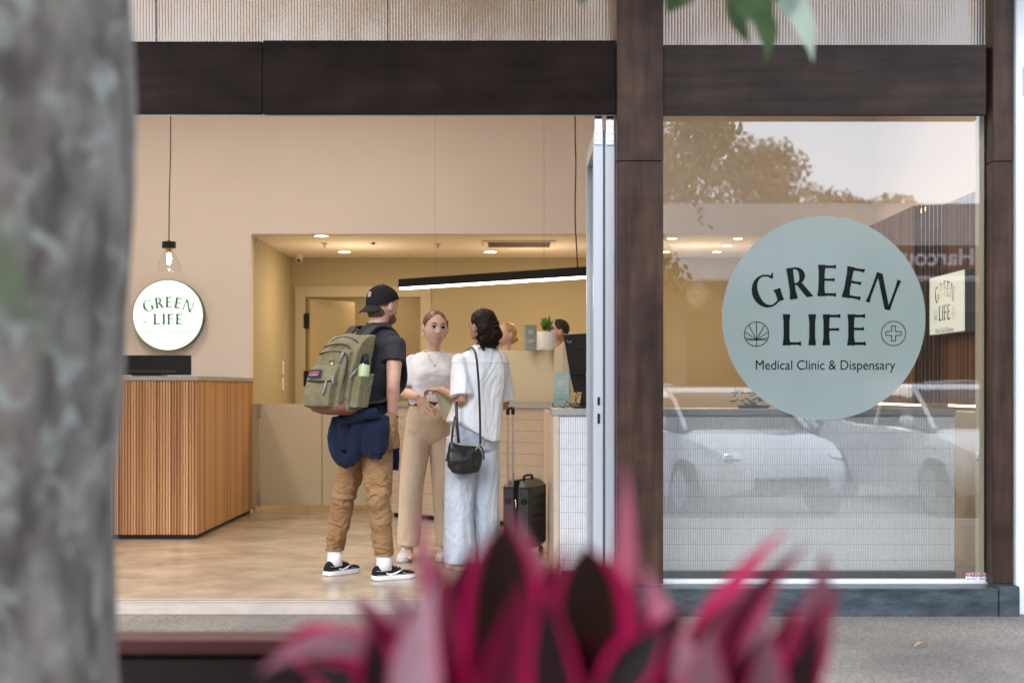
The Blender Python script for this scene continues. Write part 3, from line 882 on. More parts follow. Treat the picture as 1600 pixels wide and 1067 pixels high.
MB().tube([(q.x, q.y, 4.3), (q.x, q.y, dz + .06)], .0008, 6).build('wire', M['alu_dark'], t)
q = P(850, 430, 11.15)
MB().tube([(q.x, q.y, 4.3), (q.x, q.y, dz + .06)], .0008, 6).build('wire', M['alu_dark'], t)
# round backlit wall sign
c = P(262.5, 492.5, 13.31)
t = thing('round_sign', c, 'round backlit white sign on the wall above the batten counter', 'sign')
r = 55 * 13.31 / F
MB().disc(c, UYN, r + .004, -.09, 96).build('case', mat('dark olive sign rim', (.10, .12, .05), rough=.4), t)
MB().disc(c + UYN * .0005, UYN, r - .004, .004, 96).build('face', M['sign_face'], t)
caps, th = MB(), MB(); logo(caps, th, c + UYN * .007, r * 1.0, UX, UZ, UYN)
caps.build('lettering', M['ink_green'], t); th.build('small_lettering', M['ink_pale'], t)
# square blade sign on the walnut battens
t = thing('box_sign', (3.1, 10.1, 1.5), 'small square lit sign box on the walnut battens', 'sign')
xs = 3.075
y0s, y1s = xs * F / (1508 - 800), xs * F / (1453 - 800)
zt, zb = 1.17 + (606 - 420) * y0s / F, 1.17 + (606 - 518) * y0s / F
MB().box(xs, 3.174, y0s, y1s, zb, zt, .003).build('case', M['sign_side'], t)
MB().box(xs - .004, xs - .0005, y0s + .006, y1s - .006, zb + .006, zt - .006).build('face', M['sign_face_soft'], t)
caps, th = MB(), MB()
cc = V((xs - .0055, (y0s * .45 + y1s * .55), (zt + zb) / 2 - .02))
logo(caps, th, cc, .355, V((0, -.88, 0)), UZ, V((-1, 0, 0)))
caps.build('lettering', M['ink'], t); th.build('small_lettering', mat('grey green print', (.16, .22, .16)), t)
# switch plates on the passage wall
for py0, py1, lb in ((563, 587, 'upper pale switch plate on the passage side wall'), (588, 612, 'lower pale switch plate on the passage side wall')):
    d = 2.45 * F / (800 - 443)
    za, zb = CAMZ - (py1 - HZ) * d / F, CAMZ - (py0 - HZ) * d / F
    t = thing('switch_plate', (-2.45, d, za), lb, 'switch', 'switch plates on the passage wall')
    MB().box(-2.461, -2.450, d - .05, d + .05, za + .01, zb - .01, .003).build('plate', M['plastic_white'], t)
    MB().box(-2.450, -2.446, d - .02, d + .02, (za + zb) / 2 - .03, (za + zb) / 2 + .03, .001).build('rocker', M['plastic_white'], t)
# security cameras
def dome(px, py, d, label, s=1.0, ceil=True):
    p = P(px, py, d)
    t = thing('security_camera', p, label, 'security camera', 'security cameras on the ceiling')
    MB().lathe((p.x, p.y, p.z), [(.0, .055 * s), (.06 * s, .055 * s), (.06 * s, .035 * s), (.045 * s, .02 * s), (.0, .02 * s)], 24).build('mount', M['plastic_white'], t, smooth=True, autosmooth=40)
    MB().ball((p.x, p.y, p.z), .045 * s, n=20).build('housing', M['plastic_white'], t, smooth=True)
    b = MB(); b.lathe((0, 0, 0), [(.0, 0), (.02 * s, 0), (.02 * s, .02 * s), (.0, .02 * s)], 16)
    f = V((.15, -.85, -.45)).normalized(); rt = f.to_track_quat('Z', 'Y').to_matrix()
    m = MB().add([rt @ V(v) + p + f * .032 * s for v in b.v], b.f); m.build('lens', M['black'], t, smooth=True, autosmooth=40)
dome(583, 378, 14.2, 'white dome camera on the passage ceiling, above the man in the cap', .75)
dome(467, 405, 15.6, 'white dome camera in the far left ceiling corner of the passage', .85)
t = thing('motion_sensor', P(398, 376, 13.7), 'white motion sensor on the wall at the passage ceiling corner', 'sensor')
p = P(398, 376, 13.7)
MB().box(p.x - .045, p.x + .035, p.y - .03, p.y + .03, p.z - .062, p.z + .055, .018).build('housing', M['plastic_white'], t, smooth=True, autosmooth=50)
MB().box(p.x - .02, p.x + .025, p.y - .036, p.y - .031, p.z - .04, p.z + .01, .002).build('lens', M['white_metal'], t)
for px, py, lb in ((507, 385, 'small sprinkler head on the passage ceiling left of the dome camera'), (684, 386, 'small sprinkler head on the ceiling left of the air vent')):
    d = (hz - .03 - CAMZ) * F / (HZ - py); p = P(px, py, d)
    t = thing('sprinkler', p, lb, 'sprinkler', 'sprinkler heads')
    MB().lathe(p, [(0, .03), (.03, .03), (.03, .022), (.008, .02), (.008, -.005), (.0, -.005)], 14).build('body', M['brass'], t, smooth=True, autosmooth=40)
    MB().disc(p + V((0, 0, -.012)), (0, 0, 1), .018, .003, 14).build('deflector', M['brass'], t)
# air vent
d = (hz - CAMZ) * F / (HZ - 381); p = P(811, 381, d)
t = thing('air_vent', (p.x, p.y, hz), 'ceiling air vent with dark louvres in the passage ceiling', 'air vent')
m = MB(); x0, x1, y0, y1 = p.x - .36, p.x + .36, p.y - .32, p.y + .32
m.box(x0, x1, y0, y0 + .04, hz - .012, hz - .001); m.box(x0, x1, y1 - .04, y1, hz - .012, hz - .001); m.box(x0, x0 + .04, y0 + .041, y1 - .041, hz - .012, hz - .001); m.box(x1 - .04, x1, y0 + .041, y1 - .041, hz - .012, hz - .001)
m.build('frame', M['ceiling'], t)
m = MB()
for i in range(7): m.box(x0 + .05, x1 - .05, y0 + .05 + i * .08, y0 + .075 + i * .08, hz - .014, hz - .003)
m.build('louvres', mat('brown louvre', (.20, .13, .08)), t)

# ------------------------------------------------------------------ things on the counters
ZT = 1.262
c = P(242, 571, 11.6)
t = thing('monitor', (c.x, 11.5, ZT), 'wide black monitor seen from behind on the batten counter', 'monitor')
xa, xb = (165 - 800) * 11.5 / F, (298 - 800) * 11.5 / F
MB().box(xa, xb, 11.50, 11.53, ZT + .012, 1.17 + (606 - 555) * 11.5 / F, .004).build('shell', M['black'], t)
m = MB(); write_text(m, "Lenovo", .052, V(((183 - 800) * 11.5 / F, 11.4985, 1.17 + (606 - 563) * 11.5 / F)), UX, UZ, UYN); m.build('lettering', mat('grey print', (.12, .11, .10)), t)
MB().box(xa + .20, xb - .12, 11.49, 11.499, ZT + .03, ZT + .052, .002).build('vent_slot', mat('brown black vent', (.035, .028, .015)), t)
MB().box((xa + xb) / 2 - .12, (xa + xb) / 2 + .12, 11.45, 11.65, ZT + .0005, ZT + .011, .003).build('foot', M['black'], t)
# right-hand monitor, tilted, with stand and cables
ZC = 1.0405
def quadslab(pts, th, mt, name, t, smooth=False):
    pts = [V(p) for p in pts]; n = (pts[1] - pts[0]).cross(pts[2] - pts[0]).normalized()
    return MB().prism(pts, n * th).build(name, mt, t)
mc = P(905, 570, 9.1)
t = thing('monitor', (mc.x, 9.15, ZC), 'black tilted monitor beside the folded doors', 'monitor')
quadslab([P(880, 523, 9.25), P(968, 518, 8.85), P(972, 578, 8.87), P(891, 586, 9.27)], .03, M['black'], 'shell', t)
m = MB(); a_, b_ = P(880, 523, 9.25), P(968, 518, 8.85); ux = (b_ - a_).normalized(); dn = (P(891, 586, 9.27) - a_).normalized()
nn = ux.cross(-dn).normalized(); nn = nn if nn.y < 0 else -nn
write_text(m, "Lenovo", .030, a_ + ux * .075 + dn * .045 + nn * .002, ux, -dn, nn); m.build('lettering', M['chrome'], t)
MB().obox(a_ + ux * .19 + dn * .10 + nn * .003, ux * .09, nn * .003, dn * .008).build('vent_slot', M['black_matte'], t)
m = MB(); m.tube([P(893, 588, 9.3), P(902, 612, 9.28)], [.035, .05], 10); 
t3 = MB().prism([P(890, 582, 9.28), P(915, 583, 9.24), P(917, 612, 9.26), P(897, 613, 9.3)], V((0, .02, 0))).build('vesa_box', M['black'], t)
MB().prism([P(913, 590, 9.2), P(921, 590, 9.2), P(923, 637, 9.2), P(905, 637, 9.2)], V((0, .03, 0))).build('stand_neck', M['black'], t)
MB().box(P(896, 0, 9.1).x, P(960, 0, 9.1).x, 9.02, 9.22, ZC + .0005, ZC + .012, .003).build('foot', M['black'], t)
m = MB(); m.tube([P(912, 600, 9.22), P(902, 612, 9.16), P(899, 625, 9.12), P(905, 632, 9.1), P(914, 622, 9.14), P(905, 616, 9.15), P(900, 629, 9.1), P(910, 634, 9.1)], .0028, 6, sub=6); m.build('cable', M['black'], t, smooth=True)
# brochure holder
t = thing('brochure_holder', P(876, 637, 8.95), 'acrylic brochure holder with sage green leaflets beside the tilted monitor', 'brochure holder')
quadslab([P(865, 582, 8.98), P(889, 582, 8.98), P(888, 635, 8.93), P(865, 635, 8.93)], .012, mat('sage leaflet', (.22, .28, .245), rough=.5), 'leaflets', t)
m = MB(); write_caps(m, "GREEN", .014, P(877, 622, 8.925), UX, UZ, UYN, gap=.3, arc=.06); write_caps(m, "LIFE", .013, P(877, 629, 8.925), UX, UZ, UYN, gap=.4)
for k in range(7): m.obox(P(877, 595 + k * 2.4, 8.955 - k * .0012), UX * (.024 - .008 * (k == 6) - .004 * (k % 2)), V((0, .0003, 0)), UZ * .0018)
m.build('lettering', mat('pale print', (.55, .60, .56)), t)
quadslab([P(864, 612, 8.92), P(890, 612, 8.92), P(890, 637, 8.915), P(864, 637, 8.915)], .002, M['glass_thin'], 'acrylic_front', t)
t = thing('card_stand', P(886, 636, 8.85), 'small black wire easel in front of the brochure holder', 'stand')
m = MB(); m.tube([P(874, 634, 8.9), P(880, 637, 8.85), P(886, 627, 8.9), P(895, 637, 8.85)], .0035, 6); m.build('wire', M['black'], t, smooth=True)
# shelf items on the raised screen: plant pot, brochure box
D = 11.7
zt = 1.4835
c = P(854, 530, D); c.z = zt
t = thing('planter', c, 'white round pot with green succulent on the raised screen', 'plant pot')
MB().lathe(c, [(.0, 0), (.066, 0), (.072, .01), (.080, .145), (.072, .147), (.070, .13), (.0, .13)], 32).build('pot', M['plastic_white'], t, smooth=True, autosmooth=40)
MB().disc(c + V((0, 0, .131)), (0, 0, 1), .069, .004, 24).build('soil', mat('soil', (.05, .03, .02), rough=.9), t)
m = MB(); rnd = random.Random(3)
for i in range(46):
    a = rnd.uniform(0, 6.28); el = rnd.uniform(.25, 1.4); r = rnd.uniform(.06, .13)
    d0 = V((math.cos(a) * math.cos(el), math.sin(a) * math.cos(el), math.sin(el)))
    p = c + V((0, 0, .14)) + V((d0.x * .5, d0.y * .5, d0.z * .95)) * r
    s_ = d0.cross(V((0, 0, 1))).normalized()
    m.ball(p, 0, (d0 * .026, s_ * .014, d0.cross(s_) * .005), 8)
m.build('leaves', mat('bright green succulent', (.14, .27, .04), rough=.4, scale=25, col2=(.03, .10, .02)), t, smooth=True)
t = thing('brochure_box', P(828, 547, 11.85), 'grey green leaflet box left of the white plant pot', 'brochure box')
a_ = P(829, 547, 11.85); a_.z = zt
MB().obox(a_ + V((-.004, 0, .105)), V((.044, .01, 0)), V((-.01, .03, 0)), V((0, 0, .105)), .002).build('box', mat('grey green card', (.25, .29, .26), rough=.5), t)
MB().obox(a_ + V((.058, -.02, .055)), V((.006, .002, 0)), V((-.01, .03, 0)), V((0, 0, .055)), .001).build('leaflet', M['plastic_white'], t)
m = MB(); write_caps(m, "GREEN", .012, a_ + V((0, -.044, .075)), UX, UZ, UYN, gap=.3, arc=.05); write_caps(m, "LIFE", .011, a_ + V((0, -.044, .058)), UX, UZ, UYN, gap=.4)
for k in range(3): m.obox(a_ + V((0, -.044, .165 - k * .012)), UX * .02, V((0, .0003, 0)), UZ * .0015)
m.build('lettering', M['plastic_white'], t)
# small things on the window counter end
t = thing('flower_arrangement', P(1180, 635, 9.1), 'dark small plant and tray beside the lower edge of the emblem', 'ornament')
m = MB(); rnd = random.Random(5); c = P(1166, 628, 9.1); c.z = ZC
for i in range(40):
    p = c + V((rnd.uniform(-.09, .10), rnd.uniform(-.03, .03), rnd.uniform(.02, .12)))
    m.ball(p, 0, (V((rnd.uniform(.01, .024), 0, rnd.uniform(-.01, .01))), V((0, .008, 0)), V((0, 0, .006))), 6)
m.build('foliage', mat('dark foliage', (.03, .04, .02), col2=(.10, .06, .02), scale=40), t)
MB().box(c.x - .05, c.x + .14, c.y - .05, c.y + .04, ZC + .0005, ZC + .02, .004).build('tray', M['black'], t)
# ------------------------------------------------------------------ trunk, bench, cordyline, hanging leaves
bark, nt, b, N, L = nodes('grey bark with lichen')
tc = N.new("ShaderNodeTexCoord")
mp = N.new("ShaderNodeMapping"); mp.inputs[3].default_value = (1.5, 1.5, .75); L.new(tc.outputs["Object"], mp.inputs[0])
n1 = N.new("ShaderNodeTexNoise"); n1.inputs["Scale"].default_value = 9; n1.inputs["Detail"].default_value = 8; L.new(mp.outputs[0], n1.inputs[0])
r1 = N.new("ShaderNodeValToRGB"); e = r1.color_ramp.elements
e[0].position = .34; e[0].color = (.036, .028, .022, 1); e[1].position = .66; e[1].color = (.155, .134, .115, 1)
L.new(n1.outputs[0], r1.inputs[0])
n2 = N.new("ShaderNodeTexNoise"); n2.inputs["Scale"].default_value = 15; n2.inputs["Distortion"].default_value = .8; n2.inputs["Detail"].default_value = 3; L.new(tc.outputs["Object"], n2.inputs[0])
r2 = N.new("ShaderNodeValToRGB"); r2.color_ramp.elements[0].position = .54; r2.color_ramp.elements[1].position = .74; L.new(n2.outputs[0], r2.inputs[0])
mx = N.new("ShaderNodeMix"); mx.data_type = 'RGBA'; L.new(r2.outputs[0], mx.inputs[0]); L.new(r1.outputs[0], mx.inputs[6]); mx.inputs[7].default_value = (.20, .21, .19, 1)
n3 = N.new("ShaderNodeTexNoise"); n3.inputs["Scale"].default_value = 5; n3.inputs["Detail"].default_value = 4; mp3 = N.new("ShaderNodeMapping"); mp3.inputs[1].default_value = (5, 3, 2); L.new(tc.outputs["Object"], mp3.inputs[0]); L.new(mp3.outputs[0], n3.inputs[0])
r3 = N.new("ShaderNodeValToRGB"); r3.color_ramp.elements[0].position = .60; r3.color_ramp.elements[1].position = .72; L.new(n3.outputs[0], r3.inputs[0])
m3 = N.new("ShaderNodeMix"); m3.data_type = 'RGBA'; L.new(r3.outputs[0], m3.inputs[0]); L.new(mx.outputs[2], m3.inputs[6]); m3.inputs[7].default_value = (.07, .085, .045, 1)
L.new(m3.outputs[2], b.inputs["Base Color"]); b.inputs["Roughness"].default_value = .85
bp = N.new("ShaderNodeBump"); bp.inputs["Strength"].default_value = .9; bp.inputs["Distance"].default_value = .02; L.new(n1.outputs[0], bp.inputs["Height"]); L.new(bp.outputs[0], b.inputs["Normal"])

leafg = mat('fresh green leaf', (.030, .062, .008), rough=.5, scale=12, col2=(.010, .026, .003), spec=.25)
leafg.node_tree.nodes["Principled BSDF"].inputs["Subsurface Weight"].default_value = 0
leafd = mat('street tree leaf', (.24, .25, .045), rough=.5, scale=3, col2=(.11, .13, .025))
TD = 2.25
t = thing('street_tree', (-1.05, TD, -.05), 'thick grey lichen-spotted tree trunk close to the lens at left', 'tree')
m = MB(); n = 48
rs = []
for k in range(60):
    z = -.06 + k * .075
    edge = -.664 + (.006 * max(0, min(1, (z - 1.45) / .3))) + .008 * math.sin(z * 5) + (.03 * max(0, .3 - z))
    r = .40 + .03 * max(0, .5 - z)
    cx = edge - r
    ring = []
    for i in range(n):
        a = 2 * math.pi * i / n
        p = V((cx + r * math.cos(a), TD + .12 + r * math.sin(a), z))
        q = noise.noise(V((math.cos(a) * 2, math.sin(a) * 2, z * 1.6))) * .012 + noise.noise(V((math.cos(a) * 9, math.sin(a) * 9, z * 5))) * .006
        ring.append(p + V((math.cos(a), math.sin(a), 0)) * q)
    rs.append(ring)
m.rings(rs)
m.build('trunk', bark, t, smooth=True)
m = MB()
limbs = [[(-1.0, 2.35, 4.2), (-.2, 1.6, 4.9), (1.2, .2, 5.8)], [(-1.0, 2.35, 4.1), (-2.0, 2.0, 5.2), (-3.0, .8, 6.5)], [(-1.0, 2.35, 4.2), (-.7, .8, 5.4), (.4, -1.4, 6.6)]]
for lb in limbs: m.tube(lb, [.22, .12, .04], 10, sub=4)
m.build('limbs', bark, t, smooth=True)
def leafquads(m, c, ax, k, rnd, s=(.05, .09), drop=.3):
    for i in range(k):
        while True:
            q = V((rnd.uniform(-1, 1), rnd.uniform(-1, 1), rnd.uniform(-1, 1)))
            if q.length < 1: break
        q *= .55 + .45 * rnd.random() if rnd.random() < .3 else 1
        p = V(c) + V((q.x * ax[0], q.y * ax[1], q.z * ax[2]))
        if noise.noise(p * 1.3) < -.12: continue
        d = V((rnd.uniform(-1, 1), rnd.uniform(-1, 1), rnd.uniform(-1, .3) - drop)).normalized()
        u = d.cross(V((rnd.uniform(-1, 1), rnd.uniform(-1, 1), rnd.uniform(-1, 1)))).normalized()
        L_ = rnd.uniform(*s)
        m.add([p, p + d * L_ * .5 + u * L_ * .3, p + d * L_, p + d * L_ * .5 - u * L_ * .3], [(0, 1, 2, 3)])
rnd = random.Random(11)
m = MB()
leafquads(m, (1.35, .9, 5.2), (1.0, .9, .6), 1500, rnd, (.10, .19))
leafquads(m, (-.4, 1.3, 5.5), (3.4, 2.3, .62), 8000, rnd, (.12, .22))  # dense layer out of view, added to shade trunk, bench and plants
leafquads(m, (.8, .2, 6.2), (1.4, 1.4, 1.0), 2200, rnd, (.10, .19))
leafquads(m, (-2.4, 1.2, 6.3), (1.8, 1.6, 1.2), 2400, rnd, (.10, .19))
leafquads(m, (1.50, 2.4, 2.75), (.36, .4, .75), 900, rnd, (.06, .12), drop=.8)
leafquads(m, (1.85, 2.0, 3.6), (.5, .5, .45), 1000, rnd, (.06, .12), drop=.8)
m.build('crown', leafd, t)
# hanging sprays at the top of the frame
def leaf3(m, base, tip, w, bend=V((0, 0, 0)), nrm=V((0, -1, 0)), fold_=.25, n=12, shape=lambda t: max(.02, (math.sin(math.pi * min(1, (t + .02)) ** .8)) ** .9 if t < .99 else .02), wave=0.0, twist=0.0):
    base, tip = V(base), V(tip)
    L0, L1, R0 = [], [], []
    for i in range(n + 1):
        t = i / n
        p = base.lerp(tip, t) + bend * (4 * t * (1 - t))
        d = (tip - base) + bend * (4 * (1 - 2 * t)); d.normalize()
        nn = (nrm - d * nrm.dot(d)).normalized()
        if twist: nn = Quaternion(d, twist * t) @ nn
        s_ = d.cross(nn)
        ww = w * shape(t) / 2 * (1 + wave * math.sin(t * 19))
        L0.append(p + s_ * ww + nn * ww * fold_); L1.append(p); R0.append(p - s_ * ww + nn * ww * fold_)
    m.rings([L0, L1, R0], cap=False, closed=False)
t = thing('hanging_spray', P(1130, -60, 2.9), 'green leaves of the street tree hanging into the top of the view', 'leaves')
m = MB()
D = 2.9
leaf3(m, P(1115, -40, D), P(1196, 100, D), .075, V((.035, 0, .01)), V((.5, -.8, -.3)), .4, wave=.15)
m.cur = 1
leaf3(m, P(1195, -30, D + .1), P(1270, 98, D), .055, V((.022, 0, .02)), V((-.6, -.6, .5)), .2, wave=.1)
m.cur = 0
leaf3(m, P(1150, -30, D + .15), P(1172, 70, D + .1), .05, V((-.01, 0, 0)), V((-.5, -.8, -.3)), .3)
leaf3(m, P(1075, -60, D), P(1042, 22, D), .09, V((0, 0, 0)), V((.2, -.9, -.4)), .3)
leaf3(m, P(1020, -80, D), P(1080, 10, D), .07, V((0, 0, 0)), V((.2, -.9, -.4)), .3)
leaf3(m, P(890, -80, D), P(912, 12, D), .05, V((0, 0, 0)), V((.2, -.9, -.4)), .3)
leaf3(m, P(1235, -80, D), P(1210, 8, D), .05, V((0, 0, 0)), V((.2, -.9, -.4)), .3)
m.build('leaves', [leafg, mat('pale painted leaf sheen', (.24, .30, .24), rough=.4)], t, smooth=True)  # second slot: sheen of one leaf, painted as a pale colour
m = MB()
m.tube([P(880, -150, D), P(1000, -110, D), P(1120, -40, D), P(1150, -10, D)], [.006, .005, .004, .003], 6, sub=4)
m.tube([P(1000, -110, D), P(1200, -80, D), P(1195, -25, D)], [.005, .004, .003], 6, sub=4)
m.build('twig', bark, t, smooth=True)

# bench with maroon top rail
bw = mat('maroon stained bench timber', (.06, .014, .012), rough=.5, scale=2, stretch=(1, 6, 6), col2=(.04, .010, .008), bump=.1, spec=.3)
bd = mat('dark stained bench side', (.012, .006, .005), rough=.6, spec=.2, scale=2, stretch=(1, 6, 6), col2=(.012, .006, .005), bump=.1)
t = thing('street_bench', (-1.2, 4.2, -.05), 'low dark bench with a maroon top board beside the tree trunk', 'bench')
bz = CAMZ - (985 - HZ) * 4.15 / F
MB().box(-2.6, .35, 3.98, 4.15, bz - .04, bz, .008).build('top_board', bw, t)
MB().box(-2.6, .33, 4.0, 4.03, .03, bz - .055, .004).build('front_board', bd, t)
MB().box(-2.6, .33, 4.10, 4.13, .03, bz - .055, .004).build('back_board', bd, t)
for x in (-2.5, -1.1, .2): MB().box(x, x + .07, 4.031, 4.099, -.05, bz - .042, .003).build('leg', bd, t)

# cordyline: dark maroon leaves with magenta edges
cord, nt, b, N, L = nodes('maroon cordyline leaf')
at = N.new("ShaderNodeAttribute"); at.attribute_name = "Col"
L.new(at.outputs[0], b.inputs["Base Color"]); b.inputs["Roughness"].default_value = .42
b.inputs["Specular IOR Level"].default_value = .12
def cordyline(name, centre, leaves, label):
    t = thing(name, centre, label, 'plant', 'cordyline plants in the planter')
    m = MB(); cols = []
    for lf in leaves:
        base, tip, w, bend, tone = lf[:5]; w *= .88
        nrm = lf[5] if len(lf) > 5 else V((0, -.6, .8))
        n, k0 = 16, len(m.v)
        rows = []
        K = 7
        for j in range(K): rows.append([])
        for i in range(n + 1):
            tt = i / n
            p = base.lerp(tip, tt) + bend * (4 * tt * (1 - tt))
            d = ((tip - base) + bend * (4 * (1 - 2 * tt))).normalized()
            nn = (nrm - d * nrm.dot(d)).normalized(); s_ = d.cross(nn)
            ww = w / 2 * (.28 + .72 * math.sin(math.pi * .5 * min(1, tt / .5)) if tt < .5 else 1 - ((tt - .5) / .5) ** 1.35)
            if len(lf) > 6 and lf[6] == (.010, .0045, .0028) and tt >= .5: ww = w / 2 * 1.15 * (1 - ((tt - .5) / .5) ** 4.5)
            ww = max(ww, .0008)
            for j in range(K):
                u = (j / (K - 1) * 2 - 1)
                rows[j].append(p + s_ * ww * u + nn * ww * .45 * abs(u) ** 1.3)
        m.rings(rows, cap=False, closed=False)
        for j in range(K):
            u = abs(j / (K - 1) * 2 - 1)
            for i in range(n + 1):
                tt = i / n
                nz = noise.noise(V((j * 1.3, i * .25, tip.x * 30))) * .5 + .5
                dark = V(lf[6] if len(lf) > 6 else (.055, .014, .018))
                pink = V((.36, .001, .060))
                if tone == 0: f = max(0, (u - .72) / .28) ** 1.5
                elif tone == 1: f = .05 + .9 * u * u * nz
                elif tone == 2:
                    f = .95 - .75 * tt * (.6 + .4 * nz) if len(lf) > 6 else .45 + .5 * nz * (1 - .5 * tt)  # pink at the base, painted grey highlight towards the tip
                elif tone == 4: f = .25 * nz + max(0, (u - .75) / .25) * .5
                else: f = max(0, (u - .75) / .25) * .7; dark = V((.10, .045, .055))
                cols.append(dark.lerp(pink, min(1, f)))
    o = m.build('foliage', cord, t, smooth=True)
    ca = o.data.color_attributes.new("Col", 'FLOAT_COLOR', 'POINT')
    for i, c in enumerate(cols): ca.data[i].color = (*c, 1)
    st = MB()
    for dx in (-.06, .05): st.tube([V(centre) + V((dx, .05, -.75)), V(centre) + V((dx * .6, .02, -.2)), V(centre)], [.02, .016, .012], 8, sub=3)
    st.build('stem', bark, t, smooth=True)
    return t
D = 1.62
def LF(bx, by, tx, ty, w, tone, bend=(0, 0, 0), d0=D, d1=D, nrm=None, dark=None):
    l = [P(bx, by, d0), P(tx, ty, d1), w, V(bend), tone, V(nrm) if nrm else V((0, -.75, .65))]
    if dark: l.append(dark)
    return l
GREY_SHEEN = (.22, .15, .17); OL = (.010, .0045, .0028); MR = (.013, .002, .0035)  # the grey is sheen of sky-lit leaves, put into their colour
lv = [
    LF(930, 1190, 976, 722, .062, 2, (.022, 0, 0), 1.66, 1.58, (-.5, -.5, .5), GREY_SHEEN),
    LF(905, 1180, 990, 905, .060, 4, (.02, 0, 0), 1.5, 1.5, (.5, -.8, .2)),
    LF(780, 1250, 788, 812, .082, 0, (0, 0, 0), 1.50, 1.45, (0, -.95, .3), OL),
    LF(745, 1200, 655, 775, .050, 2, (-.02, 0, 0), 1.7, 1.62, (.5, -.6, .6), GREY_SHEEN),
    LF(740, 1180, 690, 845, .050, 1, (-.01, 0, 0), 1.55, 1.5, (-.3, -.9, .2)),
    LF(855, 1150, 778, 775, .048, 3, (.028, 0, .0), 1.62, 1.58, (.4, -.4, .8), GREY_SHEEN),
    LF(900, 1200, 915, 850, .085, 0, (.005, 0, 0), 1.50, 1.46, (.1, -.9, .35), OL),
    LF(850, 1180, 890, 840, .060, 1, (-.02, 0, 0), 1.60, 1.55, (-.4, -.8, .3), MR),
    LF(860, 1220, 872, 950, .050, 2, (-.01, 0, 0), 1.42, 1.40, (0, -1, .1)),
    LF(830, 1200, 835, 870, .055, 1, (-.02, 0, 0), 1.66, 1.66, (.1, -.9, .3), MR),
    LF(700, 1200, 612, 905, .055, 4, (-.012, 0, 0), 1.6, 1.5, (.2, -.8, .5), GREY_SHEEN),
    LF(680, 1200, 552, 925, .050, 4, (-.005, 0, .03), 1.7, 1.62, (.3, -.6, .7), GREY_SHEEN),
    LF(690, 1170, 548, 935, .055, 1, (.015, 0, 0), 1.55, 1.5, (.2, -.9, .3), MR),
    LF(735, 1190, 640, 930, .065, 0, (-.012, 0, 0), 1.48, 1.45, (.1, -.95, .2), (.005, .002, .002)),
    LF(660, 1130, 405, 1052, .060, 3, (.01, 0, .050), 1.52, 1.44, (.0, -.55, .8), GREY_SHEEN),
    LF(660, 1160, 440, 1010, .060, 0, (.0, 0, .03), 1.6, 1.6, (.0, -.8, .5), OL),
    LF(640, 1170, 500, 985, .065, 0, (.0, 0, .015), 1.5, 1.5, (.1, -.8, .5), (.005, .002, .002)),
    LF(640, 1180, 470, 1045, .060, 0, (.0, 0, .02), 1.45, 1.45, (.1, -.8, .5), (.005, .002, .002)),
    LF(1040, 1130, 1232, 824, .038, 2, (-.012, 0, .012), 1.62, 1.62, (-.5, -.7, .4)),
    LF(1075, 1150, 1262, 850, .040, 1, (-.012, 0, .018), 1.58, 1.60, (.5, -.7, .4), MR),
    LF(1060, 1150, 1200, 900, .050, 4, (.016, 0, -.005), 1.7, 1.7, (.3, -.7, .5), GREY_SHEEN),
    LF(1180, 1180, 1288, 858, .058, 3, (.022, 0, 0), 1.58, 1.55, (-.4, -.8, .3), GREY_SHEEN),
    LF(1190, 1180, 1312, 925, .045, 1, (-.01, 0, .02), 1.5, 1.5, (.6, -.7, .2)),
    LF(1140, 1180, 1240, 940, .060, 4, (.010, 0, 0), 1.62, 1.62, (-.1, -.9, .4), MR),
    LF(1160, 1180, 1190, 970, .055, 3, (.010, 0, 0), 1.48, 1.45, (.2, -.7, .7), GREY_SHEEN),
    LF(1060, 1180, 1005, 880, .050, 2, (.014, 0, 0), 1.62, 1.66, (-.3, -.5, .8), GREY_SHEEN),
    LF(1100, 1180, 1030, 940, .045, 4, (.008, 0, 0), 1.5, 1.55, (-.2, -.6, .8), GREY_SHEEN),
    LF(960, 1160, 1075, 945, .062, 0, (.0, 0, .012), 1.48, 1.46, (-.1, -.8, .5), (.006, .003, .003)),
    LF(920, 1130, 1035, 975, .060, 0, (.01, 0, .010), 1.40, 1.40, (-.1, -.8, .5), (.005, .002, .002)),
    LF(1000, 1150, 1150, 930, .060, 4, (.0, 0, .0), 1.55, 1.58, (-.1, -.8, .5), MR),
]
lv += [
    LF(700, 1200, 735, 850, .075, 0, (-.01, 0, 0), 1.58, 1.55, (.1, -.9, .3), (.012, .004, .005)),
    LF(960, 1200, 948, 868, .070, 4, (.02, 0, 0), 1.58, 1.55, (.3, -.9, .3), MR),
    LF(880, 1200, 850, 905, .060, 0, (.0, 0, 0), 1.38, 1.36, (-.2, -.9, .4), (.010, .004, .005)),
    LF(760, 1200, 815, 905, .055, 4, (.0, 0, 0), 1.38, 1.36, (.2, -.9, .4), MR),
    LF(660, 1200, 680, 905, .060, 4, (-.015, 0, 0), 1.42, 1.40, (.2, -.8, .5), GREY_SHEEN),
    LF(620, 1200, 590, 960, .060, 0, (-.01, 0, 0), 1.42, 1.40, (.2, -.8, .5), (.012, .004, .005)),
    LF(990, 1200, 1010, 960, .060, 0, (.0, 0, 0), 1.44, 1.42, (-.2, -.8, .5), (.012, .004, .005)),
    LF(1150, 1200, 1275, 960, .065, 0, (.02, 0, 0), 1.50, 1.48, (-.2, -.8, .5), (.012, .004, .005)),
    LF(1090, 1200, 1110, 985, .065, 3, (.0, 0, 0), 1.40, 1.40, (-.2, -.7, .6), GREY_SHEEN),
]
rnd = random.Random(33)
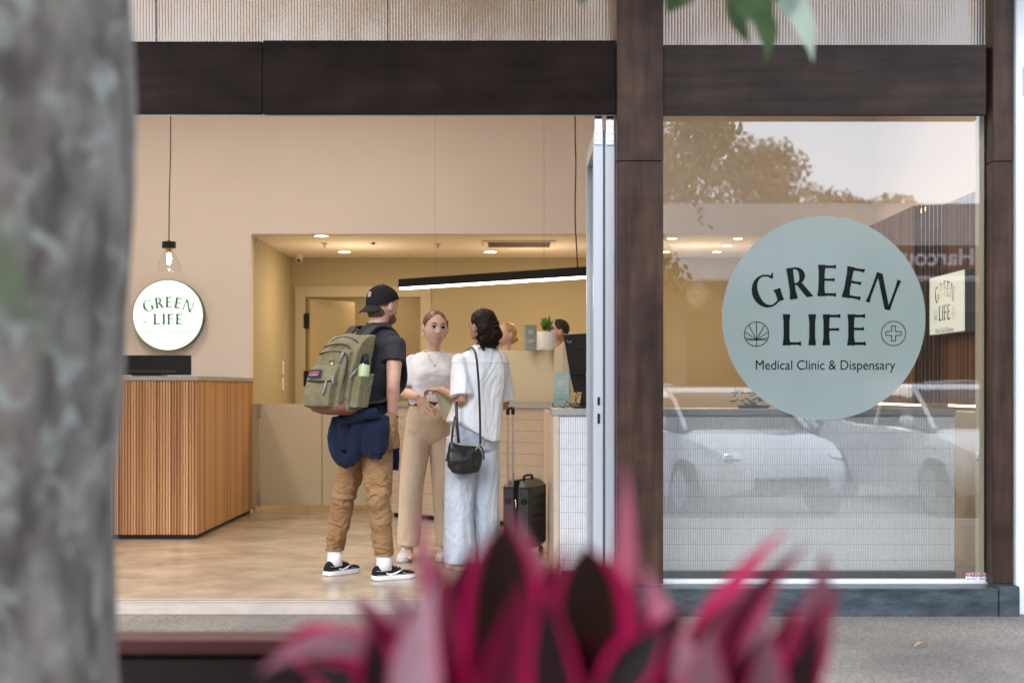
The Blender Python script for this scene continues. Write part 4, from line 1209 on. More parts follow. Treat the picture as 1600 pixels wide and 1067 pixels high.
for i in range(70):  # near-black leaves painted to read as shaded gaps in the plant
    bx = rnd.uniform(600, 1160); tx = bx + (bx - 860) * .45 + rnd.uniform(-60, 60)
    cen = max(0, 1 - abs(tx - 850) / 230)
    ty = rnd.uniform(965, 1060) - 75 * cen * rnd.random()
    lv.append(LF(bx, 1230, tx, ty, rnd.uniform(.05, .08), rnd.choice([0, 4, 4]), (rnd.uniform(-.02, .02), 0, 0), rnd.uniform(1.6, 1.95), rnd.uniform(1.6, 2.0), (rnd.uniform(-.6, .6), -.8, .3), (.005, .002, .002)))
rnd = random.Random(21)
for i in range(46):
    bx = rnd.uniform(620, 1160); spread = (bx - 860) * .38
    tx = bx + spread + rnd.uniform(-50, 50); ty = rnd.uniform(985, 1065) - (20 if 640 < tx < 980 else 0)
    lv.append(LF(bx, 1230, tx, ty, rnd.uniform(.045, .07), rnd.choice([0, 0, 0, 4, 1, 0]), (rnd.uniform(-.01, .01), 0, 0), rnd.uniform(1.45, 1.8), rnd.uniform(1.4, 1.8), (rnd.uniform(-.5, .5), -.8, .4), rnd.choice([OL, MR, MR, (.005, .002, .002)])))
ct = P(860, 1250, 1.6)
cordyline('cordyline', (ct.x, ct.y, ct.z), lv, 'out of focus maroon and magenta cordyline rising in front of the doorway')
# planter box holding them
t = thing('planter_box', (.05, 1.65, -.05), 'long dark planter box under the cordyline, below the view', 'planter')
MB().box(-.7, .8, 1.40, 1.44, -.05, .42, .004).build('board', bd, t); MB().box(-.7, .8, 1.86, 1.90, -.05, .42, .004).build('board', bd, t)
MB().box(-.7, -.66, 1.441, 1.859, -.05, .42, .004).build('end_board', bd, t); MB().box(.76, .8, 1.441, 1.859, -.05, .42, .004).build('end_board', bd, t)
MB().box(-.659, .759, 1.441, 1.859, .0, .38).build('soil', mat('potting soil', (.04, .028, .02), rough=.95, scale=30), t)

# small litter on the pavement
dl = mat('dry leaf', (.45, .25, .10), rough=.7); dk = mat('brown leaf', (.05, .025, .015), rough=.7); rd = mat('red petal', (.45, .02, .06), rough=.6)
def litter(px, py, m_, w, name, label, wh=.3):
    d = (CAMZ + .05) * F / (py - HZ); c = P(px, py, d); c.z = -.046
    m = MB(); leaf3(m, c - V((w, 0, 0)), c + V((w, .01, .003)), w * wh * 2, V((0, .004, .012)), V((0, 0, 1)), .5, 8)
    m.build(name, m_, label=label, cat='fallen leaf')
litter(1440, 1011, dl, .035, 'fallen_leaf', 'pale yellow curled leaf lying on the pavement at lower right')
litter(1441, 962, dk, .025, 'fallen_leaf', 'dark brown leaf against the steel kick plate')
litter(985, 960.5, dl, .028, 'fallen_leaf', 'small yellow leaf at the end of the door threshold')
litter(215, 968, rd, .016, 'fallen_petal', 'crimson petal on the pavement beside the tree trunk')

# ------------------------------------------------------------------ the street behind the camera (seen in the window)
carw = mat('white car paint', (.80, .81, .82), rough=.12, var=.01, coat=.8)
cars_ = mat('silver car paint', (.50, .52, .55), rough=.18, metal=.5, var=.02, coat=.8)
cglass = mat('tinted car glass', (.03, .04, .045), rough=.05, var=.02)
rubber = mat('tyre rubber', (.02, .02, .02), rough=.8, var=.1)
def car(x, y, yaw, paint, label, L_=4.1, W=1.72, H=1.5, z0=-.2):
    t = thing('parked_car', (x, y, z0), label, 'car', 'cars parked along the street')
    ca, sa = math.cos(yaw), math.sin(yaw)
    def T(u, v, w): return V((x + ca * u - sa * v, y + sa * u + ca * v, z0 + w))
    hw = W / 2
    prof = [(-2.0, .45, .78, .86), (-1.98, .30, 1.0, .93), (-1.6, .24, 1.02, .99), (-.8, .2, .97, 1), (.2, .2, .96, 1), (1.0, .2, .93, .99), (1.5, .22, .84, .96), (1.85, .26, .72, .86), (2.03, .34, .60, .70), (2.06, .42, .52, .6)]
    m = MB(); rs = []
    for u, zb_, zt_, k in prof:
        u *= L_ / 4.1; w_ = hw * k
        rs.append([T(u, s_ * w_ * f, zb_ + (zt_ - zb_) * g) for s_, f, g in ((1, .9, 0), (1, 1, .25), (1, 1.0, .6), (1, .93, .93), (1, .75, 1), (-1, .75, 1), (-1, .93, .93), (-1, 1.0, .6), (-1, 1, .25), (-1, .9, 0))])
    m.rings(rs); m.build('body', paint, t, smooth=True, autosmooth=35)
    m = MB(); rs = []
    cab = [(-1.85, .98, .98, .80), (-1.65, .97, 1.28, .82), (-1.3, .96, H - .04, .80), (-.5, .95, H, .80), (.15, .94, H - .03, .79), (.55, .93, 1.25, .82), (1.05, .90, .915, .86)]
    for u, zb_, zt_, k in cab:
        w_ = hw * k * 1.08
        rs.append([T(u, w_ * f, zb_ + (zt_ - zb_) * g) for f, g in ((1, 0), (.97, .4), (.86, .9), (.78, 1), (-.78, 1), (-.86, .9), (-.97, .4), (-1, 0))])
    m.rings(rs); m.build('windows', cglass, t, smooth=True, autosmooth=35)
    m = MB(); rs = []
    for u, zt_ in ((-1.55, H - .09), (-1.3, H - .025), (-.5, H + .015), (.15, H - .015), (.3, H - .06)):
        rs.append([T(u, hw * .69 * s_, zt_ + e) for s_, e in ((1, -.03), (.96, .0), (-.96, .0), (-1, -.03))])
    m.rings(rs)
    for s_ in (1, -1):
        m.tube([T(.28, s_ * hw * .70, H - .05), T(.6, s_ * hw * .76, 1.22), T(1.05, s_ * hw * .84, .93)], .028, 6)
        m.tube([T(-.35, s_ * hw * .75, H - .05), T(-.35, s_ * hw * .90, .95)], .030, 6)
        m.tube([T(-1.5, s_ * hw * .70, H - .08), T(-1.75, s_ * hw * .84, 1.1), T(-1.8, s_ * hw * .88, .98)], .07, 6)
    m.build('roof', paint, t, smooth=True, autosmooth=40)
    for u in (-1.28, 1.28):
        for s_ in (1, -1):
            m = MB(); c = T(u, s_ * hw * .92, .31); ax = V((-sa, ca, 0)) * .10; r = .31
            a1 = V((ca, sa, 0)); a2 = UZ
            rs = [[c + ax * k + (a1 * math.cos(q * math.pi / 12) + a2 * math.sin(q * math.pi / 12)) * r * g for q in range(24)] for k, g in ((-1, .85), (-.9, 1), (.9, 1), (1, .85))]
            m.rings(rs); wh = m.build('wheel', rubber, t, smooth=True, autosmooth=40)
            m = MB(); m.disc(c + ax * 1.02 * s_, ax, .19, .012, 20); m.build('rim', M['chrome'], wh)
    for s_ in (1, -1):
        m = MB(); m.ball(T(1.83, s_ * hw * .66, .64), 0, (V((ca, sa, 0)) * .15, V((-sa, ca, 0)) * .13, UZ * .075), 12); m.build('headlight', M['chrome'], t, smooth=True)
        m = MB(); m.obox(T(-1.93, s_ * hw * .72, .86), V((ca, sa, 0)) * .05, V((-sa, ca, 0)) * .10, UZ * .13, .03); m.build('tail_light', bpy.data.materials['red ink'], t)
        m = MB(); m.ball(T(.75, s_ * hw * 1.05, 1.0), 0, (V((ca, sa, 0)) * .06, V((-sa, ca, 0)) * .10, UZ * .07), 10); m.build('mirror', paint, t, smooth=True)
    m = MB(); m.obox(T(2.06, 0, .40), V((ca, sa, 0)) * .012, V((-sa, ca, 0)) * .42, UZ * .06, .01); m.build('grille', M['black'], t)
    return t
car(2.25, -.85, math.radians(73), carw, 'white hatchback parked nose to the kerb, mirrored in the window', H=1.38)
car(5.15, -1.1, math.radians(80), carw, 'second white car beyond the hatchback, mirrored low in the window', H=1.42)
car(7.6, -10.5, math.radians(182), cars_, 'silver car across the street, mirrored at right of the window')
car(1.4, -11.2, math.radians(182), cars_, 'silver car across the street, mirrored behind the round emblem')
# shop row opposite
t = thing('shop_building', (4, -18, -.1), 'low white shop row across the street, mirrored in the window', 'building')
wallp = mat('cream render', (.40, .38, .35), rough=.9); dkw = mat('dark shop interior', (.03, .03, .035), rough=.3)
MB().box(-22, 26, -30, -18.6, -.2, 5.6).build('wall', wallp, t)
MB().box(-22, 26, -18.55, -15.4, 3.5, 4.3, .05).build('verandah', M['white_metal'], t)
for x in range(-20, 26, 4): MB().box(x + .2, x + 3.7, -18.59, -18.5, .35, 3.0).build('window', dkw, t)
for x in (-14, -8, -2, 5.8, 6.8, 14, 20): MB().box(x, x + .28, -15.9, -15.62, -.1, 3.5).build('column', M['white_metal'], t)
m = MB(); write_text(m, "Harcourts", .52, V((9.0, -15.36, 4.0)), V((-1, 0, 0)), UZ, V((0, 1, 0)), bold=.01)
m.build('lettering', M['white_metal'], t)
MB().box(7.4, 10.4, -15.39, -15.375, 3.62, 4.28).build('sign_board', dkw, t)
m = MB(); write_text(m, "36", .6, V((7.2, -18.40, 2.75)), V((-1, 0, 0)), UZ, V((0, 1, 0)), bold=.01)
m.build('number', M['white_metal'], t)
def tree(x, y, h, r, mt, label, seed, k=9900, leaf=(.13, .26)):
    t = thing('street_tree', (x, y, -.2), label, 'tree', 'trees across the street')
    rnd = random.Random(seed)
    m = MB(); m.tube([(x, y, -.2), (x + .1, y, h * .35), (x - .1, y, h * .6)], [.3, .22, .12], 10, sub=3)
    for i in range(9):
        a = rnd.uniform(0, 6.28); m.tube([(x, y, h * rnd.uniform(.3, .5)), (x + math.cos(a) * r * .4, y + math.sin(a) * r * .4, h * .65), (x + math.cos(a) * r * .85, y + math.sin(a) * r * .85, h * rnd.uniform(.65, .82))], [.12, .07, .02], 6, sub=3)
    m.build('trunk', bark, t, smooth=True)
    m = MB()
    for i in range(9):
        a = rnd.uniform(0, 6.28); q = rnd.uniform(0, .65) * r
        leafquads(m, (x + math.cos(a) * q, y + math.sin(a) * q, h * rnd.uniform(.6, .9)), (r * .5, r * .5, r * .36), k // 9, rnd, leaf)
    m.build('crown', mt, t)
lf2 = mat('autumn brown foliage', (.34, .26, .13), rough=.7, scale=.6, col2=(.16, .12, .06))
for a in [(5.2, -33, 11.4, 3.6, lf2, 'bare golden tree behind the shop row, mirrored at left of the window', 1), (8.9, -34, 10.4, 2.8, lf2, 'bare golden tree behind the shop row, mirrored above the emblem', 2),
          (12.4, -35, 8.7, 2.1, lf2, 'smaller round-topped tree mirrored left of the batten wall', 3), (-6, -33, 12, 5, lf2, 'tree behind the shop row beyond the doorway side', 4)]: tree(*a)
# ------------------------------------------------------------------ people
def skinmat(name, c, c2):
    m = mat(name, c, rough=.5, scale=9, col2=c2, detail=3)
    b = m.node_tree.nodes["Principled BSDF"]
    b.inputs["Subsurface Weight"].default_value = .12
    b.inputs["Subsurface Radius"].default_value = (.02, .008, .004)
    return m
SK1 = skinmat('fair skin', (.56, .33, .24), (.48, .25, .175))
SK2 = skinmat('pale skin', (.64, .42, .33), (.56, .33, .25))
SK3 = skinmat('olive skin', (.44, .25, .16), (.36, .19, .12))
EYEW = mat('eye white', (.50, .46, .43), rough=.3, var=.02)
IRIS = mat('brown iris', (.012, .007, .005), rough=.6, spec=.1, var=.05)
LIP = mat('lips', (.42, .13, .12), rough=.4, var=.05)

class Fr:
    def __init__(s, o, f, tilt=0.0, roll=0.0):
        s.o = V(o); s.f = V((f[0], f[1], 0)).normalized(); s.r = V((s.f.y, -s.f.x, 0)); s.u = V((0, 0, 1))
        if tilt:
            q = Quaternion(s.r, tilt); s.f = q @ s.f; s.u = q @ s.u
        if roll:
            q = Quaternion(s.f, roll); s.r = q @ s.r; s.u = q @ s.u
    def __call__(s, r, f, u): return s.o + s.r * r + s.f * f + s.u * u
    def ax(s, a, b, c): return (s.r * a, s.f * b, s.u * c)

def Fr2(H, df, du):
    q = Fr(H(0, df, du), (1, 0)); q.r, q.f, q.u = H.r, H.f, H.u
    return q

def head_skin(m, H, k=1.0):
    """one smooth head: an ovoid whose front is shaped into sockets, nose, lips, cheeks and chin"""
    n, mr = 64, 56
    E = math.exp
    g = lambda x, s_: E(-(x / s_) ** 2)
    def shape(x, y, z):
        r = .0745 * x * (1 - (.40 * (-z) ** 1.8 if z < 0 else 0))
        f = (.090 * max(y, 0) ** .82) if y > 0 else .100 * y * (1 - (.30 * (-z) if z < 0 else 0))
        u = .113 * z
        if z < 0 and y > 0: r *= 1 + .05 * g(z + .45, .3)
        if y > .05:
            w = min(1, (y - .05) / .35)
            ax = abs(r)
            nz = max(0, min(1, (.022 - u) / .050)) if u > -.030 else max(0, 1 - (-.030 - u) / .012)
            d = .022 * g(r, .0085 + .004 * nz) * nz ** 1.2
            d += .006 * g(ax - .012, .006) * g(u + .030, .008)
            d -= .0075 * g(ax - .030, .014) * g(u - .006, .011)
            d += .0030 * g(u - .028, .010) * g(ax - .022, .030)
            d += .0040 * g(ax - .040, .018) * g(u + .026, .020)
            d += .0065 * g(r, .024) * g(u + .060, .011)
            d -= .0030 * g(r, .022) * g(u + .077, .007)
            d += .0070 * g(r, .022) * g(u + .094, .013)
            f += d * w
        return H(r * k, (f - .010) * k, u * k)
    rs = []
    for j in range(1, mr):
        ph = -math.pi / 2 + math.pi * j / mr
        rs.append([shape(math.cos(ph) * math.cos(2 * math.pi * i / n), math.cos(ph) * math.sin(2 * math.pi * i / n), math.sin(ph)) for i in range(n)])
    m.rings(rs)
    for s_ in (1, -1):
        m.ball(H(.0785 * k * s_, -.012 * k, -.004 * k), 0, H.ax(.011 * k, .017 * k, .030 * k), 10)

def face(H, root, brow, k=1.0, lips=LIP, open_=False, iris=IRIS):
    H = Fr2(H, -.0075 * k, -.009 * k)
    m = MB()
    for s_ in (1, -1): m.ball(H(.031 * k * s_, .0735 * k, .014 * k), 0, H.ax(.0135 * k, .010 * k, .0082 * k), 12)
    ew = m.build('eyes', EYEW, root, smooth=True)
    m = MB()
    for s_ in (1, -1):
        m.ball(H(.030 * k * s_, .0820 * k, .0145 * k), 0, H.ax(.0076 * k, .0035 * k, .0072 * k), 10)
        m.tube([H(.017 * k * s_, .084 * k, .0165 * k), H(.031 * k * s_, .0875 * k, .0235 * k), H(.046 * k * s_, .080 * k, .017 * k)], .0022 * k, 6)
    m.build('iris', iris, ew, smooth=True)
    m = MB()
    for s_ in (1, -1): m.tube([H(.014 * k * s_, .0895 * k, .035 * k), H(.031 * k * s_, .0875 * k, .0415 * k), H(.050 * k * s_, .073 * k, .035 * k)], [.0032 * k, .0032 * k, .0016 * k], 6)
    m.build('eyebrows', brow, root, smooth=True)
    m = MB()
    m.ball(H(0, .0885 * k, -.0455 * k), 0, H.ax(.024 * k, .0060 * k, .0036 * k), 12); m.ball(H(0, .0885 * k, -.0590 * k), 0, H.ax(.021 * k, .0065 * k, .0050 * k), 12)
    lp = m.build('lips', lips, root, smooth=True)
    if open_:
        MB().ball(H(0, .0885 * k, -.0518 * k), 0, H.ax(.015 * k, .0052 * k, .0034 * k), 12).build('teeth', EYEW, lp, smooth=True)

def hand(m, w, d, n, side, curl=.5, k=1.0, spread=.14, grip=0.0):
    """w wrist, d direction of the fingers, n direction the palm faces, side = direction of the thumb"""
    d = V(d).normalized(); n = (V(n) - d * V(n).dot(d)).normalized(); s_ = (V(side) - d * V(side).dot(d) - n * V(side).dot(n)).normalized()
    m.ball(w + d * .045 * k, 0, (d * .050 * k, s_ * .039 * k, n * .015 * k), 14)
    m.ball(w + d * .004 * k, 0, (d * .03 * k, s_ * .027 * k, n * .02 * k), 10)
    for i, (off, ln) in enumerate(((.029, .072), (.010, .080), (-.010, .075), (-.028, .058))):
        b = w + d * .082 * k + s_ * off * k
        dd = (d + s_ * (spread * (1.2 - i * .8))).normalized()
        pts = [b - dd * .02 * k, b]; p = b; ang = 0
        for seg, fr_ in enumerate((.42, .32, .26)):
            ang += (curl + grip) * (.55 + .25 * seg)
            p = p + (dd * math.cos(ang) + n * math.sin(ang)) * ln * fr_ * k
            pts.append(p)
        m.tube(pts, [.0095 * k, .0093 * k, .0086 * k, .0078 * k, .0068 * k], 8, ends=True)
    b = w + d * .022 * k + s_ * .026 * k
    m.tube([b, b + (s_ * .7 + d * .7 + n * .3).normalized() * .035 * k, b + (s_ * .62 + d * .95 + n * .5).normalized() * .064 * k, b + (s_ * .45 + d * 1.0 + n * .7).normalized() * .088 * k], [.013 * k, .011 * k, .0095 * k, .0075 * k], 8, ends=True)

def torso(m, zc, secs, R, Fv, n=28, pw=2.3):
    """zc: list of (z, x, y) centre line; secs: (z, half width, half depth[, forward shift])"""
    def ctr(z):
        for a, b in zip(zc, zc[1:]):
            if z <= b[0] or b is zc[-1]:
                t = (z - a[0]) / (b[0] - a[0]); return V((a[1] + (b[1] - a[1]) * t, a[2] + (b[2] - a[2]) * t, z))
    m.loft([(ctr(s_[0]) + Fv * (s_[3] if len(s_) > 3 else 0), R * s_[1], Fv * s_[2]) for s_ in secs], n, pw)
    return ctr

def limb(m, pts, rad, n=16, sub=4):
    m.tube(pts, rad, n, ends=True, sub=sub)

def foot_skin(m, ank, d, k=1.0):
    d = V((d[0], d[1], 0)).normalized(); s_ = V((d.y, -d.x, 0))
    m.ball(V((ank.x, ank.y, .045)) + d * .02, 0, (d * .07, s_ * .032, UZ * .04), 12)
    m.ball(V((ank.x, ank.y, .032)) + d * .10, 0, (d * .085, s_ * .036, UZ * .024), 12)

def shoe(root, heel, d, upper, sole, L_=.285, wd=.05, lace=None, swoosh=None, side=-1, hgt=.085):
    d = V((d[0], d[1], 0)).normalized(); s_ = V((d.y, -d.x, 0)); h = V((heel[0], heel[1], 0))
    def outline(g=1.0): return [(0, .62), (.06, .80), (.25, .84), (.5, .82), (.72, 1.0), (.88, .86), (.97, .5), (1.0, .12)]
    def hw(t):
        o = outline()
        for (a, b), (c, e) in zip(o, o[1:]):
            if t <= c: return wd * (b + (e - b) * (t - a) / (c - a))
        return wd * .12
    ol = [h + d * t * L_ - s_ * hw(t) for t in (0, .03, .1, .25, .4, .55, .7, .8, .88, .94, .98, 1)]
    orr = [h + d * t * L_ + s_ * hw(t) for t in (1, .98, .94, .88, .8, .7, .55, .4, .25, .1, .03, 0)]
    pts = ol + orr
    m = MB()
    c = h + d * L_ * .5
    rs = []
    for z, g in ((.002, .97), (.006, 1.0), (.024, 1.0), (.030, .97)):
        rs.append([V((c.x + (p.x - c.x) * g, c.y + (p.y - c.y) * g, z)) for p in pts])
    m.rings(rs); sh = m.build('shoe', sole, root, smooth=True, autosmooth=60)
    m = MB(); secs = []
    for t, zt_, g in ((.015, .075, .8), (.08, hgt + .006, .92), (.20, hgt, .95), (.34, hgt - .004, .95), (.48, .078, .96), (.62, .064, .97), (.76, .055, .96), (.88, .050, .93), (.96, .043, .85), (.995, .034, .6)):
        w_ = hw(t) * g
        cc = h + d * t * L_
        ring = []
        for i in range(14):
            a = math.pi * i / 13
            ring.append(cc + s_ * w_ * math.cos(a) * (1 if math.sin(a) < .5 else .92) + UZ * (.026 + (zt_ - .026) * max(0.0, math.sin(a)) ** .6))
        secs.append(ring)
    m.rings(secs, closed=True); up = m.build('upper', upper, sh, smooth=True, autosmooth=60)
    if lace:
        m = MB()
        for i in range(4):
            t = .40 + i * .075; z = .084 - i * .006
            m.tube([h + d * t * L_ - s_ * .024 + UZ * (z - .008), h + d * (t + .01) * L_ + UZ * (z + .006), h + d * t * L_ + s_ * .024 + UZ * (z - .008)], .004, 6)
        m.tube([h + d * .36 * L_ - s_ * .02 + UZ * .088, h + d * .38 * L_ + UZ * .105, h + d * .33 * L_ + s_ * .02 + UZ * .092], .006, 6, sub=3)
        m.build('laces', lace, sh, smooth=True)
    if swoosh:
        m = MB(); sd = s_ * side
        def sp(t, z): return h + d * t * L_ + sd * (hw(t) * .97 + .0015 - max(0, z - .045) * .22) + UZ * z
        top = [(.24, .052), (.30, .043), (.40, .043), (.52, .053), (.66, .066)]
        bot = [(.24, .052), (.27, .036), (.36, .029), (.50, .039), (.66, .066)]
        m.rings([[sp(*p) for p in top], [sp(*p) for p in bot]], cap=False, closed=False)
        m.build('side_mark', swoosh, sh)
        m = MB(); m.tube([sp(.03, .062), sp(.18, .055), sp(.34, .066)], .0008, 5); m.tube([sp(.62, .05), sp(.72, .034)], .0007, 5); m.tube([sp(.05, .036), sp(.3, .033), sp(.55, .034), sp(.8, .036)], .0006, 5)
        m.build('stitching', swoosh, sh)
    return sh

white_knit = mat('white cotton', (.74, .74, .76), wr=(5, .009, (1, 1, .6)), rough=.85, var=.03, scale=20, bump=.15, bscale=200, sheen=.2, bdist=.001)
cot_dark = mat('faded black cotton', (.033, .031, .036), rough=.9, var=.12, scale=6, wr=(7, .025, (1, 1, .5)), bump=.15, bscale=220, sheen=.04, spec=.2, bdist=.001)
cap_m = mat('black cap cotton', (.016, .014, .015), rough=.9, var=.15, scale=10, spec=.15)
cord_m = mat('tan corduroy', (.31, .175, .082), rough=.9, scale=6, col2=(.205, .108, .048), wr=(10, .03, (1, 1, 1.3)), bump=.4, bscale=90, spec=.2, sheen=.05, bdist=.002)
navy = mat('navy sweatshirt cotton', (.0065, .011, .028), rough=.95, scale=6, col2=(.006, .011, .028), wr=(9, .03, (1, 1, .35)), bump=.2, bscale=150, sheen=.04, spec=.2, bdist=.001)
chino = mat('beige cotton twill', (.62, .48, .345), wr=(6, .022, (1, 1, .4)), rough=.85, var=.06, scale=4, bump=.1, bscale=150, bdist=.001)
linen = mat('white linen', (.74, .76, .80), wr=(6, .028, (1, 1, .5)), rough=.85, var=.03, scale=10, bump=.2, bscale=180, bdist=.001)
denim = mat('bleached pale denim', (.56, .62, .70), wr=(8, .03, (1, 1, .35)), rough=.9, scale=5, stretch=(1, 1, .3), col2=(.38, .44, .52), bump=.25, bscale=200, detail=9, bdist=.001)
leather = mat('black soft leather', (.010, .010, .011), rough=.36, var=.1, scale=20, bump=.3, bscale=60, bdist=.004)

# ---- the man with cap and backpack
def man():
    Fv = V((.64, .77, 0)).normalized(); R = V((Fv.y, -Fv.x, 0))
    root = thing('person', P(572, 902, 8.78) * 1, 'man seen from behind in backwards black cap, dark t-shirt and tan trousers', 'person')
    pe, ch, nk = P(573, 672, 8.78), P(577, 560, 8.77), P(590, 510, 8.80)
    hc = P(600, 479, 8.84)
    shR, elR, wrR = P(617, 543, 8.65), P(614.5, 598, 8.58), P(613, 650, 8.66)
    shL, elL, wrL = P(539, 541, 8.90), P(530, 600, 8.98), P(566, 640, 9.08)
    hpR, knR, anR = P(588, 690, 8.71), P(592, 778, 8.64), P(600, 874, 8.68)
    hpL, knL, anL = P(556, 690, 8.86), P(537, 778, 8.84), P(523, 868, 8.90)
    H = Fr(hc, (.70, .71), tilt=-.05)
    b = MB()
    head_skin(b, H, 1.02)
    limb(b, [H(0, -.015, -.04), nk + V((0, 0, .02)), nk - UZ * .04], [.054, .058, .07])
    zc = [(pe.z - .1, pe.x, pe.y), (pe.z, pe.x, pe.y), (ch.z, ch.x, ch.y), (nk.z, nk.x, nk.y)]
    torso(b, zc, [(pe.z - .08, .13, .10), (pe.z, .155, .105), (1.05, .138, .092), (1.2, .15, .10), (ch.z, .17, .11), (1.44, .17, .10), (1.50, .12, .075), (1.55, .07, .06)], R, Fv)
    for s_, e_, w_ in ((shR, elR, wrR), (shL, elL, wrL)):
        limb(b, [s_, s_.lerp(e_, .4), e_, e_.lerp(w_, .35), w_], [.055, .049, .040, .040, .028])
    hand(b, wrR, V((.05, .15, -1)), -R, Fv, curl=.35)
    hand(b, wrL, V((.5, .4, -.6)), -R, Fv, curl=.5)
    for h_, k_, a_ in ((hpR, knR, anR), (hpL, knL, anL)):
        limb(b, [h_, h_.lerp(k_, .5), k_, k_.lerp(a_, .35), a_], [.08, .068, .048, .040, .034])
    dR, dL = V((.86, .5, 0)), V((.62, .78, 0))
    foot_skin(b, anR, dR); foot_skin(b, anL, dL)
    body = b.build('body', SK1, root, voxel=.0048, relax=2)
    face(H, root, mat('light brown brow', (.12, .06, .03)), 1.02)
    # hair at the nape, beard
    hairm = mat('short brown hair', (.16, .085, .04), rough=.8, scale=60, col2=(.07, .035, .018), bump=.6, bscale=120)
    m = MB(); m.ball(H(0, -.022, .018), 0, H.ax(.0790, .094, .074), 20); m.ball(H(0, -.060, -.040), 0, H.ax(.066, .050, .055), 14)
    m.build('hair', hairm, root, voxel=.006, relax=1)
    m = MB(); m.ball(H(0, .040, -.078), 0, H.ax(.052, .050, .034), 14)
    for s_ in (1, -1): m.ball(H(.050 * s_, .018, -.048), 0, H.ax(.014, .030, .034), 10)
    m.ball(H(0, .088, -.036), 0, H.ax(.028, .010, .006), 10)
    m.build('beard', mat('ginger brown beard', (.22, .10, .045), rough=.9, scale=60, col2=(.10, .045, .02), bump=.7, bscale=140), root, voxel=.005, relax=1)
    # cap worn backwards
    m = MB(); m.ball(H(0, -.014, .040), 0, H.ax(.090, .112, .094), 28)
    m2 = MB()
    for v in m.v:
        pass
    c = H(0, -.012, .040)
    keep = [i for i, v in enumerate(m.v)]
    vs = []
    for v in m.v:
        q = V(v) - c; hh = q.dot(H.u)
        lim = -.012 + .035 * min(1, max(-1, -q.dot(H.f) / .1)) * -1
        if hh < 0:
            hz_ = q - H.u * hh; q = hz_ * min(1.3, 1 / math.sqrt(max(.05, 1 - (hh / .094) ** 2))) + H.u * hh
        if hh < lim: q = q + H.u * (lim - hh)
        vs.append(c + q)
    m.v = vs
    cap = m.build('cap', cap_m, root, smooth=True)
    m = MB(); rs = []
    # bill: curved plate reaching back and down
    for t in [i / 8 for i in range(9)]:
        row = []
        half = .078 * math.sqrt(max(0, 1 - (t * .97) ** 2.6))
        for j in range(13):
            u_ = j / 12 * 2 - 1
            row.append(H(u_ * max(half, .012), -.085 - .020 * (1 - u_ * u_) * (1 - t) - .088 * t, .040 - .058 * t - .034 * u_ * u_ * (half / .078) ** 2 - .028))
        rs.append(row)
    top = [[p + H.u * .003 for p in r] for r in rs]; botm = [[p - H.u * .003 for p in r] for r in rs]
    m.rings(top, cap=False, closed=False); m.rings(botm, cap=False, closed=False)
    m.build('bill', mat('washed black cap bill', (.020, .017, .017), rough=.9, var=.1, spec=.2), cap, smooth=True)
    m = MB()
    for k in range(6):
        a = math.pi * k / 3 + .3
        m.tube([H(math.cos(a) * .0885 * math.cos(e), -.012 + math.sin(a) * .1085 * math.cos(e), .040 + .0945 * math.sin(e)) for e in [j * .157 for j in range(10)]], .0012, 5)
    m.ball(H(0, -.012, .135), .007, n=8)
    m.build('seams', M['black'], cap, smooth=True)
    lc = H(.004, -.121, .064); ln = (lc - H(0, -.012, .040)); ln.z *= .9; ln.normalize(); lx = UZ.cross(ln).normalized(); ly = ln.cross(lx)
    MB().obox(lc + ln * .0025, lx * .014, ln * .001, ly * .016, .001).build('label_patch', mat('grey woven label', (.45, .45, .44)), cap)
    m = MB()
    for k in range(3): m.obox(lc + ln * .0042 + ly * (.008 - k * .008), lx * (.009 - .002 * (k % 2)), ln * .0003, ly * .0012)
    m.build('label_lines', M['black'], cap)
    # t-shirt
    m = MB()
    torso(m, zc, [(pe.z + .02, .172, .120), (1.05, .160, .112), (1.2, .170, .118), (ch.z, .188, .128), (1.44, .190, .118), (1.495, .165, .095), (1.535, .105, .080), (1.562, .076, .072)], R, Fv)
    for s_, e_ in ((shR, elR), (shL, elL)):
        d = (e_ - s_)
        m.tube([s_ - d * .12, s_ + d * .1, s_ + d * .35, s_ + d * .42], [.060, .070, .074, .077], 18, sub=3)
        m.ball(s_ - d * .03, .068, n=14)
    m.tube([nk - UZ * .03 , nk + UZ * .022], [.082, .070], 18)
    sh = m.build('shirt', cot_dark, root, voxel=.006, relax=3, disp=fold(.011, 9, 9, 3.2, 2, amp2=.002))
    # trousers
    m = MB()
    m.loft([(pe + UZ * .06, R * .165, Fv * .12), (pe, R * .172, Fv * .125), (pe - UZ * .08, R * .170, Fv * .122), (pe - UZ * .13, R * .15, Fv * .11)], 24, 2.4)
    for h_, k_, a_, hem, tw in ((hpR, knR, anR, P(599.5, 866, 8.68), 1.0), (hpL, knL, anL, P(523, 858, 8.90), .98)):
        if h_ is hpR: m.ball(P(609, 668, 8.62), 0, (V((.048, 0, 0)), V((0, .06, 0)), V((0, 0, .10))), 14); m.tube([P(606, 650, 8.64), P(612, 700, 8.66)], [.05, .055], 12)
        m.tube([h_ + UZ * .04, h_.lerp(k_, .35), h_.lerp(k_, .75), k_, k_.lerp(hem, .3), k_.lerp(hem, .7), hem + UZ * .02, hem], [.098 * tw, .095 * tw, .080 * tw, .074 * tw, .068 * tw, .062 * tw, .057 * tw, .058 * tw], 18, sub=4)
    def fl(p, n):
        q = V((p.x * 7, p.y * 7, p.z * 11)); w = noise.noise(q * .6)
        near = 1 / (1 + ((p.z - .52) / .16) ** 2) + .7 / (1 + ((p.z - .24) / .08) ** 2) + .4
        return .020 * near * (.3 - abs(noise.noise(q + V((w, w, w * 2))))) + .0012 * noise.noise(p * 60)
    m.build('trousers', cord_m, root, voxel=.006, relax=2, disp=fl)
    m = MB()
